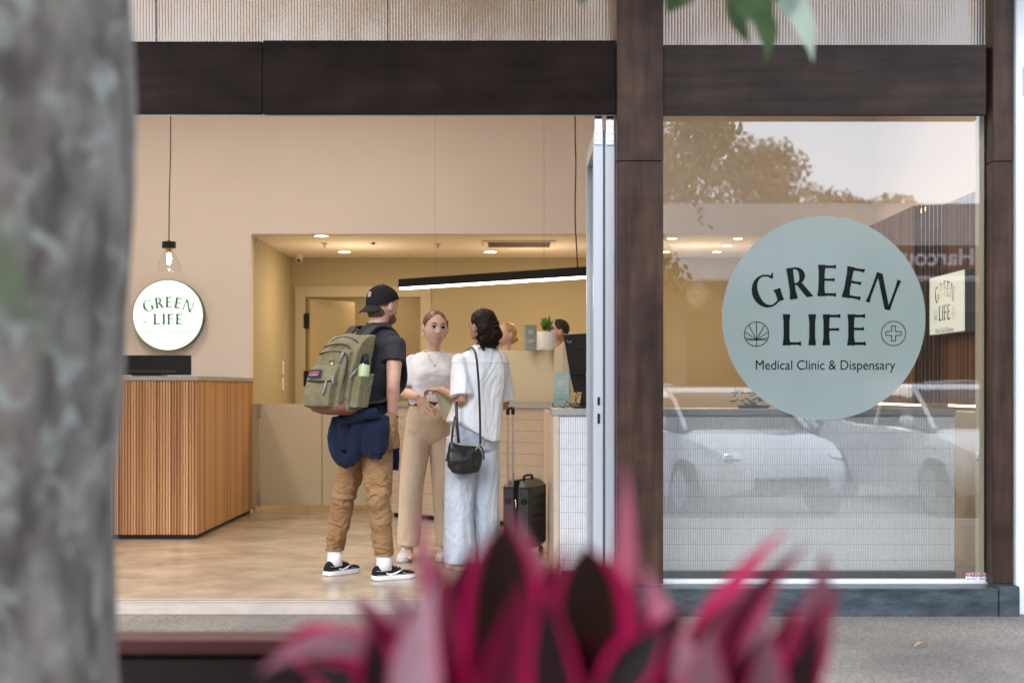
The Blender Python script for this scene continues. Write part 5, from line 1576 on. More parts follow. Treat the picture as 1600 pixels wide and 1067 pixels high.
    for a_, hem in ((anR, P(599.5, 866, 8.68)), (anL, P(523, 858, 8.90))):
        c_ = hem - UZ * .004
        m.tube([c_ + UZ * .012, c_ - UZ * .001], [.0605, .0595], 20)
    m.build('hems', cord_m, root, smooth=True, autosmooth=40)
    for nm, hem, an_ in (('sock', P(600, 864, 8.68), anR), ('sock', P(523.5, 856, 8.90), anL)):
        z1 = .06
        MB().tube([hem, V((an_.x, an_.y, .11)), V((an_.x, an_.y, z1))], [.046, .045, .050], 16).build(nm, white_knit, root, smooth=True)
    so_ = mat('white rubber sole', (.72, .72, .73), rough=.5, var=.03)
    up_ = mat('black suede upper', (.008, .008, .009), rough=.8, var=.15, scale=30, spec=.2)
    shoe(root, V((anR.x, anR.y, 0)) - dR * .075, dR, up_, so_, lace=M['black'], swoosh=so_, side=1)
    shoe(root, V((anL.x, anL.y, 0)) - dL * .075, dL, up_, so_, lace=M['black'], swoosh=so_, side=1)
    # sweatshirt tied round the waist, hanging behind
    m = MB()
    wc = pe + UZ * .07
    ring = [wc + R * .185 * math.cos(a) + Fv * .142 * math.sin(a) + UZ * (.02 * math.sin(a)) for a in [math.pi * 2 * i / 20 for i in range(21)]]
    m.tube(ring, [.030 + .006 * math.sin(i * 1.9) for i in range(21)], 12)
    rows = []
    zs = [0.09, .04, -.02, -.08, -.13, -.17]
    for k, dz in enumerate(zs):
        out = 1.0 + .02 * k
        rows.append([wc + R * .192 * out * math.cos(a) + Fv * (.148 * out * math.sin(a)) + UZ * dz for a in [math.radians(x) for x in range(170, 372, 8)]])
    inner = [[wc + (p - wc - UZ * (p - wc).z) * .84 + UZ * (p - wc).z for p in r] for r in rows]
    # closed thick sheet
    for k in range(len(rows) - 1):
        for i in range(len(rows[0]) - 1):
            if k >= 2 and i > 17: continue
            q = [rows[k][i], rows[k][i + 1], rows[k + 1][i + 1], rows[k + 1][i]]; p_ = [inner[k][i], inner[k][i + 1], inner[k + 1][i + 1], inner[k + 1][i]]
            m.add(q + p_, [(0, 1, 2, 3), (7, 6, 5, 4), (0, 4, 5, 1), (1, 5, 6, 2), (2, 6, 7, 3), (3, 7, 4, 0)])
    # rear panel with hem band, hanging lobe of the sleeve and the strip at the far hip
    ex, ey = V((.88, -.47, -.20)), V((.47, .88, 0))
    m.loft([(P(584, 645, 8.60), ex * .10, ey * .05), (P(583, 665, 8.57), ex * .108, ey * .055), (P(581, 690, 8.56), ex * .108, ey * .05), (P(579, 704, 8.56), ex * .100, ey * .044), (P(578, 706, 8.56), ex * .088, ey * .034), (P(578, 713, 8.56), ex * .086, ey * .032)], 26, 2.6)
    m.tube([P(529, 652, 8.66), P(524, 684, 8.64), P(529, 708, 8.62), P(541, 721, 8.60), P(553, 710, 8.58), P(559, 680, 8.57), P(566, 652, 8.58)], [.045, .047, .046, .042, .044, .046, .05], 14, sub=3)
    m.tube([P(540, 650, 8.62), P(541, 704, 8.6)], [.055, .040], 12)
    m.tube([P(532, 660, 8.58), P(560, 650, 8.52), P(590, 645, 8.50)], [.03, .034, .03], 10, sub=3)
    m.tube([P(612, 670, 8.84), P(617, 700, 8.84), P(616.5, 724, 8.84)], [.032, .030, .028], 12)
    m.tube([P(616.5, 724, 8.84), P(616, 735, 8.84)], [.026, .026], 12)
    def fs(p, n):
        q = V((p.x * 17, p.y * 17, p.z * 3.5)); return .013 * (.3 - abs(noise.noise(q + V((1, 5, noise.noise(q * .5)))))) + .0015 * noise.noise(p * 50)
    m.build('sweatshirt', navy, root, voxel=.006, relax=4, disp=fs)
    return root, ch, R, Fv
man_root, mch, mR, mF = man()

# ---- backpack
olive = mat('olive canvas', (.185, .160, .086), rough=.9, scale=8, col2=(.13, .11, .056), wr=(9, .018, (1, 1, .8)), bump=.35, bscale=180, bdist=.0015)
brown_l = mat('brown suede base', (.20, .062, .035), rough=.7, scale=10, col2=(.13, .04, .025))
strapm = mat('black webbing', (.022, .018, .018), rough=.8, var=.1, scale=30)
def backpack():
    Bk = V((-.60, -.80, 0)).normalized(); R = V((-Bk.y, Bk.x, 0)) ; R = V((.80, -.60, 0)) * .93
    U = (UZ + Bk * -.10 + R * .16).normalized() * .96; Bk = Bk * .92
    o = P(548, 584, 8.62)           # centre of the panel lying on the back
    root = thing('backpack', P(540, 648, 8.5), 'olive canvas backpack with brown base on the back of the man in the cap', 'backpack')
    def L_(r, b, u): return o + R * r + Bk * b + U * u
    m = MB()
    def pbox(prof, hw, top=None):
        # prof: (b, u) outline, extruded along R
        m.prism([L_(-hw, b_, u_) for b_, u_ in prof], R * 2 * hw)
    pbox([(-.01, -.235), (.12, -.245), (.15, -.23), (.165, .02), (.15, .14), (.10, .215), (.04, .245), (-.01, .245)], .158)
    m.ball(L_(0, .07, .17), 0, (R * .15, Bk * .085, U * .085), 20)
    body = m.build('main_bag', olive, root, voxel=.007, relax=6, disp=fold(.007, 12, 12, 7, 5, amp2=.001))
    m = MB()
    m.prism([L_(-.140, b_, u_) for b_, u_ in [(.12, -.225), (.205, -.215), (.215, -.10), (.205, .03), (.185, .13), (.15, .155), (.12, .14)]], R * .265)
    m.build('middle_pocket', olive, root, voxel=.007, relax=6, disp=fold(.006, 14, 14, 9, 7, amp2=.001))
    m = MB()
    m.prism([L_(-.135, b_, u_) for b_, u_ in [(.18, -.222), (.255, -.205), (.268, -.12), (.258, -.03), (.23, .045), (.18, .06)]], R * .225)
    m.build('front_pocket', olive, root, voxel=.007, relax=6, disp=fold(.006, 14, 14, 9, 9, amp2=.001))
    # side pocket on the right
    m = MB()
    m.prism([L_(.14, b_, u_) for b_, u_ in [(.015, -.215), (.130, -.215), (.135, -.02), (.01, .0)]], R * .080)
    m.build('side_pocket', olive, root, voxel=.006, relax=4, disp=fold(.004, 14, 14, 20, 3))
    m = MB()
    m.loft([(L_(0, .09, -.19), R * .158, Bk * .115), (L_(0, .09, -.225), R * .160, Bk * .122), (L_(.02, .08, -.25), R * .13, Bk * .10), (L_(.04, .07, -.262), R * .09, Bk * .06)], 28, 3.2)
    m.build('suede_base', brown_l, root, voxel=.007, relax=5)
    # zips
    m = MB()
    m.tube([L_(-.12, .262, -.045), L_(-.02, .272, -.05), L_(.085, .262, -.047)], .0055, 6)
    m.tube([L_(-.125, .196, .125), L_(-.03, .200, .140), L_(.10, .196, .128), L_(.128, .185, .05), L_(.128, .19, -.06)], .004, 6, sub=3)
    m.tube([L_(-.145, .10, .19), L_(-.06, .125, .225), L_(.06, .125, .225), L_(.148, .10, .16), L_(.162, .085, .03)], .005, 6, sub=3)
    m.tube([L_(-.14, .145, .17), L_(-.04, .165, .185), L_(.08, .160, .175), L_(.155, .135, .08)], .004, 6, sub=3)
    m.build('zips', M['black'], root, smooth=True)
    rope = mat('speckled zip cord', (.45, .42, .46), rough=.8, scale=160, col2=(.03, .03, .05))
    m = MB()
    m.tube([L_(.055, .274, -.045), L_(.060, .282, -.09), L_(.050, .280, -.135)], .0055, 6); m.tube([L_(.098, .262, -.02), L_(.104, .262, -.07)], .005, 6)
    m.tube([L_(.095, .205, .135), L_(.088, .212, .10), L_(.08, .214, .065)], .006, 6); m.tube([L_(.168, .13, .03), L_(.166, .165, -.01), L_(.160, .178, -.03)], .0045, 6)
    m.build('zip_pulls', rope, root, smooth=True)
    # woven name patch
    bz = mat('navy patch', (.010, .018, .05), rough=.7); 
    pc = L_(-.062, .272, .0); ux, uy = R, (U * .96 - Bk * .28).normalized(); nn = ux.cross(uy); nn = nn if nn.dot(Bk) > 0 else -nn
    pt = MB().obox(pc, ux * .052, nn * .0035, uy * .026, .002).build('name_patch', bz, root)
    m = MB(); write_text(m, "JANSPORT", .022, pc + nn * .0042 + uy * .002, ux, uy, nn, sx=.80, bold=.0008); m.build('lettering', mat('red thread', (.55, .07, .06)), pt)
    m = MB(); m.tube([pc + nn * .004 + ux * a_ + uy * (-.011 + .0015 * math.sin(a_ * 90)) for a_ in [-.038 + .0076 * i for i in range(11)]], .0011, 5); m.build('thread_line', M['plastic_white'], pt)
    # enamel pins
    for r_, u_, col in ((-.01, .085, (.5, .05, .04)), (.012, .088, (.03, .35, .05)), (.022, .062, (.6, .6, .55))):
        MB().disc(L_(r_, .214, u_), Bk, .0085, .003, 10).build('pin', mat('enamel %0.2f' % col[1], col, rough=.3), root)
    # straps over both shoulders
    m = MB()
    def strap(pts, w, axis):
        pts = smoothpath(pts, 5); a, b_, c_, d_ = [], [], [], []
        for i, p in enumerate(pts):
            t = (pts[min(i + 1, len(pts) - 1)] - pts[max(i - 1, 0)]).normalized(); s_ = (axis - t * axis.dot(t)).normalized() * w / 2; n_ = t.cross(s_).normalized() * .006
            a.append(p + s_ + n_); b_.append(p + s_ - n_); c_.append(p - s_ - n_); d_.append(p - s_ + n_)
        m.rings([a, b_, c_, d_, a], cap=False, closed=False)
    T = lambda r, f, z: V((mch.x, mch.y, 0)) + mR * r + mF * f + UZ * z
    strap([L_(.075, .03, .225), T(.085, -.105, 1.50), T(.098, -.04, 1.545), T(.115, .05, 1.535), T(.125, .12, 1.46), T(.14, .145, 1.33), T(.19, .09, 1.18), T(.18, -.04, 1.10), L_(.13, .0, -.19)], .062, mR)
    strap([L_(-.075, .03, .225), T(-.075, -.105, 1.50), T(-.088, -.04, 1.548), T(-.105, .05, 1.535), T(-.12, .12, 1.46), T(-.14, .145, 1.33), T(-.19, .09, 1.18), L_(-.13, .0, -.19)], .062, mR)
    m.tube([L_(-.035, .02, .235), L_(-.02, .02, .275), L_(.02, .02, .275), L_(.035, .02, .235)], .008, 8, sub=3)
    m.build('straps', strapm, root, smooth=True, autosmooth=50)
    MB().obox(P(576.5, 533, 8.55), R * .007, Bk * .003, UZ * .036, .001).build('yellow_tab', mat('mustard webbing', (.62, .30, .02)), root)
    # bottle in the side pocket
    bt = thing('water_bottle', L_(.178, .085, -.18), 'pale lime water bottle in the side pocket of the olive backpack', 'bottle')
    ax = U
    bc = L_(.180, .075, -.01)
    def lat(prof, n_=20):
        q = ax.to_track_quat('Z', 'Y').to_matrix()
        return [[bc + q @ V((r * math.cos(6.2832 * i / n_), r * math.sin(6.2832 * i / n_), z)) for i in range(n_)] for r, z in prof]
    m = MB().rings(lat([(.030, -.18), (.0365, -.172), (.0365, .045), (.030, .062), (.024, .066)])); m.build('flask', mat('pale lime enamel', (.40, .47, .24), rough=.45, var=.03), bt, smooth=True, autosmooth=50)
    m = MB().rings(lat([(.026, .0665), (.027, .085), (.018, .090), (.016, .11), (.010, .113)])); m.build('lid', M['black'], bt, smooth=True, autosmooth=50)
    m = MB(); m.tube([bc + ax * .085 - R * .022, bc + ax * .125 - R * .012, bc + ax * .128 + R * .012, bc + ax * .085 + R * .022], .0045, 6, sub=3); m.build('handle', M['black'], bt, smooth=True)
    m = MB().rings(lat([(.0275, .064), (.0275, .068)])); m.build('collar', M['chrome'], bt, smooth=True, autosmooth=50)
backpack()

# ---- the staff member facing us
def staff():
    D = 9.7
    Fv = V((.16, -.99, 0)).normalized(); R = V((Fv.y, -Fv.x, 0))   # her right is image left
    root = thing('person', P(672, 872, D), 'young woman with auburn hair tied back, facing us in white t-shirt and beige trousers', 'person')
    H = Fr(P(680.5, 514.0, D - .02), (.30, -.95), tilt=0.03, roll=-.05)
    pe, ch, nk = P(671, 655, D), P(676, 590, D), P(677, 549, D + .02)
    shA, elA, wrA = P(644, 566, D), P(632, 612, D - .04), P(652, 620, D - .24)    # image left arm
    shB, elB, wrB = P(709, 566, D + .03), P(718, 612, D), P(700, 625, D - .2)
    b = MB(); head_skin(b, H, 1.06)
    limb(b, [H(0, -.015, -.045), nk, nk - UZ * .05], [.044, .046, .058])
    zc = [(pe.z - .12, pe.x, pe.y), (pe.z, pe.x, pe.y), (ch.z, ch.x, ch.y), (nk.z, nk.x, nk.y)]
    torso(b, zc, [(pe.z - .08, .13, .10), (pe.z, .150, .105), (1.07, .112, .082), (1.16, .118, .09), (1.26, .128, .105, .01), (1.34, .135, .09), (1.385, .09, .06), (1.42, .05, .05)], R, Fv)
    for s_, e_, w_ in ((shA, elA, wrA), (shB, elB, wrB)): limb(b, [s_, s_.lerp(e_, .4), e_, e_.lerp(w_, .35), w_], [.042, .040, .033, .034, .023])
    hand(b, wrA, V((.62, -.30, -.72)), V((-.2, -.6, .3)), V((.75, -.1, .65)), curl=.22, k=.92, spread=.2)
    hand(b, wrB, V((-.55, -.35, -.4)), V((0, .3, -1)), V((.1, -.6, .6)), curl=.4, k=.9)
    lg = [(P(655, 665, D), P(643, 757, D - .03), P(638, 860, D)), (P(690, 665, D + .02), P(694, 757, D), P(698, 860, D + .03))]
    for h_, k_, a_ in lg: limb(b, [h_, h_.lerp(k_, .5), k_, k_.lerp(a_, .35), a_], [.078, .066, .048, .046, .034]); foot_skin(b, a_, Fv)
    b.build('body', SK2, root, voxel=.0046, relax=2)
    aub = mat('auburn hair', (.19, .060, .026), rough=.40, scale=20, stretch=(1, 1, 1), col2=(.085, .026, .012), bump=.3, bscale=90)
    face(H, root, mat('dark brown brows', (.03, .013, .008)), 1.06, open_=True, lips=mat('rose lips', (.52, .16, .12), rough=.6))
    m = MB(); k = .97
    m.ball(H(0, -.0235, .041), 0, H.ax(.0840, .0975, .0885), 24)
    m.ball(H(0, -.118, .03), 0, H.ax(.035, .03, .035), 14)
    vs = []
    m.build('hair', aub, root, voxel=.005, relax=2)
    m = MB()
    for s_ in (1, -1):
        m.tube([H(.070 * s_, .034, .060), H(.078 * s_, .020, .030), H(.079 * s_, .012, .005)], [.010, .007, .004], 10, sub=3)
    m.build('hairline', aub, root, voxel=.005, relax=2)
    for q in (-1, 1): MB().ball(H(.087 * q, -.002, -.040), 0, H.ax(.005, .006, .012), 8).build('earring', M['plastic_white'], root, smooth=True)
    # t-shirt
    m = MB()
    torso(m, zc, [(1.055, .150, .105), (1.08, .152, .11), (1.15, .143, .112), (1.22, .143, .118, .01), (1.28, .156, .122, .012), (1.34, .162, .108), (1.385, .142, .088), (1.408, .105, .074), (1.414, .088, .068)], R, Fv)
    for s_ in (1, -1): m.ball(V((ch.x, ch.y, 1.262)) + R * .062 * s_ + Fv * .085, 0, (R * .062, Fv * .05, UZ * .055), 14)
    for s_, e_ in ((shA, elA), (shB, elB)):
        d = e_ - s_
        m.tube([s_ - d * .12, s_ + d * .2, s_ + d * .6, s_ + d * .80], [.040, .052, .057, .060], 18, sub=3); m.ball(s_ - d * .02, .049, n=14)
    m.build('shirt', white_knit, root, voxel=.006, relax=3, disp=fold(.007, 7, 7, 9, 4, amp2=.001))
    m = MB(); m.tube([nk + UZ * .010 + R * .074 * math.cos(a) + Fv * (.066 * math.sin(a)) - UZ * (.016 * (math.sin(a) + 1)) for a in [i * math.pi / 12 for i in range(25)]], .006, 8); m.build('collar', white_knit, root, smooth=True)
    # faint print, necklace
    gold = mat('gold chain', (.8, .55, .22), rough=.25, metal=1)
    m = MB(); cc = V((ch.x, ch.y, 0))
    m.tube([V((nk.x, nk.y, 0)) + R * .055 + Fv * .05 + UZ * 1.425, cc + R * .03 + Fv * .125 + UZ * 1.365, cc + Fv * .137 + UZ * 1.325, cc - R * .03 + Fv * .125 + UZ * 1.365, V((nk.x, nk.y, 0)) - R * .055 + Fv * .05 + UZ * 1.425], .0012, 5, sub=3); m.ball(cc + Fv * .141 + UZ * 1.318, .007, n=8)
    m.build('necklace', gold, root, smooth=True)
    # trousers
    m = MB()
    m.loft([(V((pe.x, pe.y, 1.068)), R * .128, Fv * .098), (V((pe.x, pe.y, 1.0)), R * .150, Fv * .115), (pe, R * .162, Fv * .122), (pe - UZ * .07, R * .162, Fv * .120), (pe - UZ * .13, R * .14, Fv * .10), (pe - UZ * .17, R * .10, Fv * .06)], 26, 2.2)
    for (h_, k_, a_), x in zip(lg, (0, 1)):
        hem = V((a_.x, a_.y, .10))
        m.tube([h_ + UZ * .02, h_.lerp(k_, .3), h_.lerp(k_, .7), k_, k_.lerp(hem, .4), k_.lerp(hem, .8), hem], [.088, .090, .086, .082, .079, .078, .078], 20, sub=4)
    def fp(p, n):
        q = V((p.x * 12, p.y * 12, p.z * 2.6)); return .010 * (.3 - abs(noise.noise(q + V((9, 2, noise.noise(q)))))) + (.006 * noise.noise(V((p.x * 20, p.y * 20, p.z * 14))) if p.z < .25 or p.z > .85 else 0)
    m.build('trousers', chino, root, voxel=.006, relax=8, disp=fp)
    m = MB(); m.tube([V((pe.x, pe.y, 1.065)) + R * .134 * math.cos(a) + Fv * .104 * math.sin(a) for a in [i * math.pi / 14 for i in range(29)]], .013, 8)
    m.v = [(v[0], v[1], 1.065 + (v[2] - 1.065) * 1.5) for v in m.v]
    m.build('belt', mat('brown leather belt', (.10, .035, .018), rough=.4), root, smooth=True)
    tr_ = mat('white trainer leather', (.66, .62, .60), rough=.5, var=.04)
    for _, _, a_ in lg: shoe(root, V((a_.x, a_.y, 0)) - Fv * .07, Fv + V((-.25, 0, 0)), tr_, tr_, L_=.255, wd=.046, lace=tr_)
staff()

# ---- the visitor in white linen
def visitor():
    D = 9.22
    Fv = V((-.42, .907, 0)).normalized(); R = V((Fv.y, -Fv.x, 0))
    root = thing('person', P(752, 885, D), 'dark curly-haired woman seen from behind in loose white shirt and pale jeans', 'person')
    H = Fr(P(752, 512, D), (-.72, .69), tilt=-.04)
    pe, ch, nk = P(741, 670, D), P(752, 590, D), P(755, 550, D)
    shL, elL, wrL = P(718, 566, D - .10), P(722, 625, D - .16), P(688, 609, D + .05)
    shR, elR, wrR = P(784, 568, D + .10), P(788, 630, D + .16), P(755, 632, D + .33)
    b = MB(); head_skin(b, H, .97)
    limb(b, [H(0, -.015, -.045), nk, nk - UZ * .05], [.045, .048, .058])
    zc = [(pe.z - .12, pe.x, pe.y), (pe.z, pe.x, pe.y), (ch.z, ch.x, ch.y), (nk.z, nk.x, nk.y)]
    torso(b, zc, [(pe.z - .08, .13, .10), (pe.z, .150, .105), (1.05, .118, .085), (1.16, .122, .09), (1.26, .130, .10), (1.34, .135, .09), (1.385, .09, .06), (1.42, .05, .05)], R, Fv)
    for s_, e_, w_ in ((shL, elL, wrL), (shR, elR, wrR)): limb(b, [s_, s_.lerp(e_, .4), e_, e_.lerp(w_, .35), w_], [.042, .040, .034, .034, .023])
    hand(b, wrL, V((-.75, .30, .05)), V((.1, .2, -1)), V((-.2, .9, .3)), curl=.75, k=.9)
    hand(b, wrR, V((-.75, .5, .05)), V((.1, .2, -1)), V((-.2, -.9, .3)), curl=.7, k=.9)
    lg = [(P(720, 690, D - .05), P(717, 785, D - .07), P(718, 872, D - .06)), (P(758, 690, D + .04), P(757, 785, D + .04), P(758, 868, D + .1))]
    for h_, k_, a_ in lg: limb(b, [h_, h_.lerp(k_, .5), k_, k_.lerp(a_, .35), a_], [.078, .066, .048, .046, .034]); foot_skin(b, a_, Fv)
    b.build('body', SK3, root, voxel=.0046, relax=2)
    dk = mat('dark brown curls', (.026, .010, .005), rough=.5, spec=.16, scale=30, col2=(.007, .003, .0015), bump=.5, bscale=70)
    face(H, root, dk, .97)
    rnd = random.Random(9)
    m = MB()
    m.ball(H(0, -.026, .040), 0, H.ax(.082, .092, .084), 24)
    m.ball(H(0, -.060, -.010), 0, H.ax(.080, .062, .075), 18)
    m.ball(H(0, -.060, -.075), 0, H.ax(.078, .052, .055), 18)
    m.ball(H(.015, -.100, .018), 0, H.ax(.045, .030, .03), 14)
    m.ball(H(.025, -.104, -.045), 0, H.ax(.052, .036, .050), 14)
    m.ball(H(.010, -.070, -.105), 0, H.ax(.060, .040, .036), 14)
    def fh(p, n):
        w = noise.noise(p * 14) * 2.0; q = V((p.x * 75 + w, p.y * 75 + w, p.z * 20 + w * 2)); return .007 * (abs(noise.noise(q)) - .25) + .008 * (abs(noise.noise(p * 26)) - .2)
    m.build('hair', dk, root, voxel=.005, relax=1, disp=fh)
    m = MB()
    for i in range(95):
        a = rnd.uniform(math.pi * .98, math.pi * 2.02) if i < 78 else rnd.uniform(0, 6.28)
        r_ = rnd.uniform(.80, 1.02)
        p = H(math.cos(a) * .080 * r_, -.045 + math.sin(a) * .068 * r_, rnd.uniform(-.09, -.01)); 
        pts = []; ph = rnd.uniform(0, 6.28); ln = rnd.uniform(.035, .075)
        for j in range(9):
            t = j / 8; pts.append(p + UZ * (-ln * t) + V((math.cos(ph + t * 9), math.sin(ph + t * 9), 0)) * (.008 + .004 * t) + V((math.cos(a + math.atan2(Fv.y, Fv.x)), 0, 0)) * .004 * t)
        m.tube(pts, [.0048 - .0026 * j / 8 for j in range(9)], 5)
    m.build('curls', dk, root, smooth=True)
    MB().tube([H(.045, -.115, .0), H(.02, -.138, .004), H(-.005, -.125, .0)], .006, 8).build('hair_clip', M['black'], root, smooth=True)
    # shirt
    m = MB()
    torso(m, zc, [(.825, .178, .150), (.90, .180, .150), (1.05, .170, .138), (1.16, .166, .128), (1.26, .172, .125), (1.33, .172, .112), (1.38, .155, .09), (1.415, .10, .075), (1.445, .072, .064)], R, Fv)
    for s_, e_ in ((shL, elL), (shR, elR)):
        d = e_ - s_
        m.tube([s_ - d * .12, s_ + d * .2, s_ + d * .6, s_ + d * .90], [.040, .058, .067, .074], 18, sub=3); m.ball(s_ - d * .02, .052, n=14)
    # curved shirt tail: lift the hem towards the sides
    o_ = m
    def hemz(v):
        v = V(v)
        if v.z < .96:
            s_ = (v - V((pe.x, pe.y, v.z))).dot(R) / .17
            lift = .125 * min(1, max(0, -s_ + .25)) ** 1.3 + .02 * max(0, s_ - .5)
            v.z = v.z + lift * (0.96 - v.z) / .135
        return v
    m.v = [tuple(hemz(v)) for v in m.v]
    def fsh(p, n):
        q = V((p.x * 7.5, p.y * 7.5, p.z * 3.0)); w = noise.noise(q * .7)
        return .013 * (.3 - abs(noise.noise(q + V((3 + w, 1, w))))) + .003 * noise.noise(V((p.x * 22, p.y * 22, p.z * 14))) + (.004 if abs(p.z - 1.335) < .004 else 0)
    m.build('shirt', linen, root, voxel=.006, relax=3, disp=fsh)
    m = MB(); m.tube([nk + UZ * .032 + R * .066 * math.cos(a) + Fv * (.058 * math.sin(a)) - UZ * (.006 * (math.sin(a) + 1)) for a in [i * math.pi / 12 for i in range(25)]], .013, 8); m.build('collar', linen, root, smooth=True)
    # jeans
    m = MB()
    m.loft([(V((pe.x, pe.y, 1.04)), R * .132, Fv * .10), (pe + UZ * .05, R * .150, Fv * .115), (pe - UZ * .04, R * .158, Fv * .122), (pe - UZ * .13, R * .150, Fv * .105), (pe - UZ * .17, R * .10, Fv * .06)], 26, 2.4)
    for h_, k_, a_ in lg:
        hem = V((a_.x, a_.y, .05))
        m.tube([h_ + UZ * .03, h_.lerp(k_, .3), h_.lerp(k_, .7), k_, k_.lerp(hem, .4), k_.lerp(hem, .8), hem], [.090, .094, .094, .094, .096, .100, .104], 20, sub=4)
    def fj(p, n):
        q = V((p.x * 11, p.y * 11, p.z * 3.2)); return .013 * (.3 - abs(noise.noise(q + V((4, 7, noise.noise(q)))))) + .003 * noise.noise(p * 30)
    m.build('jeans', denim, root, voxel=.006, relax=3, disp=fj)
    tr_ = bpy.data.materials['white trainer leather']
    for _, _, a_ in lg: shoe(root, V((a_.x, a_.y, 0)) - Fv * .07, Fv, tr_, tr_, L_=.25, wd=.044)
    MB().tube([wrL + V((.016, 0, .0)) + V((0, math.cos(a) * .026, math.sin(a) * .026)) for a in [i * math.pi / 8 for i in range(17)]], .003, 6).build('bracelet', mat('cream bracelet', (.7, .62, .45)), root, smooth=True)
    # booklet
    bk = thing('booklet', P(692, 632, 9.3), 'sage and cream booklet held by the curly-haired woman', 'booklet')
    pts = [P(679, 611, 9.28), P(704, 616, 9.20), P(705, 655, 9.24), P(693, 657, 9.30)]
    n_ = (pts[1] - pts[0]).cross(pts[2] - pts[0]).normalized()
    MB().prism(pts, n_ * .004).build('cover', mat('sage cream card', (.42, .42, .29), rough=.6, var=.03), bk)
    m = MB()
    for k in range(6):
        a_, c_ = pts[0].lerp(pts[3], .15 + .08 * k), pts[1].lerp(pts[2], .15 + .08 * k); nn = -n_ if n_.y > 0 else n_
        q0, q1 = a_.lerp(c_, .2), a_.lerp(c_, .8); m.tube([q0 - UYN * 0 + nn * .0005, q1 + nn * .0005], .0009, 4)
    m.build('printed_lines', mat('grey green ink', (.20, .24, .16)), bk)
    # handbag with long strap
    hb = thing('handbag', P(726, 741, 8.95), 'small black leather shoulder bag on the curly-haired woman', 'handbag')
    m = MB()
    cc = P(726, 716, 8.99); rx, ry = V((.92, .38, 0)).normalized(), V((-.38, .92, 0)).normalized()
    secs = []
    for dz, hw_, hd in ((-.098, .045, .022), (-.085, .088, .036), (-.05, .112, .044), (0, .118, .042), (.04, .108, .032), (.07, .092, .018)):
        secs.append((cc + UZ * dz, rx * hw_, ry * hd))
    m.loft(secs, 24, 2.6)
    vs = []
    for v in m.v:
        v = V(v); t = (v - cc).dot(rx) / .11
        if v.z > cc.z - .02: v.z += (.045 * max(0, -t) - .035 * (1 - abs(t))) * min(1, (v.z - cc.z + .02) / .08) + .01
        vs.append(v)
    m.v = vs
    m.build('bag_body', leather, hb, voxel=.006, relax=3, disp=fold(.012, 10, 10, 16, 8))
    m = MB()
    stp = lambda pts, r: m.tube(pts, r, 6, sub=4)
    stp([P(738, 543, 9.08), P(744, 556, 9.00), P(748, 600, 9.0), P(750, 650, 9.01), P(750.5, 694, 9.0)], .0075)
    stp([P(738, 543, 9.08), P(730, 548, 9.2), P(722, 570, 9.33), P(712, 630, 9.2), P(706, 692, 9.0)], .006)
    stp([P(713, 628, 9.02), P(714, 660, 8.98), P(717, 692, 8.98)], .0095)
    stp([P(711, 650, 9.0), P(707, 672, 8.98), P(705, 695, 8.98), P(700, 708, 8.97), P(697, 720, 8.96)], .0055)
    stp([P(750, 696, 8.97), P(755, 704, 8.95), P(756, 718, 8.95)], .0055)
    m.build('strap', leather, hb, smooth=True)
    m = MB(); m.tube([P(742, 704, 8.95), P(748, 697, 8.95)], .006, 6); m.build('buckle', mat('antique brass', (.35, .25, .14), metal=.9, rough=.35), hb, smooth=True)
visitor()

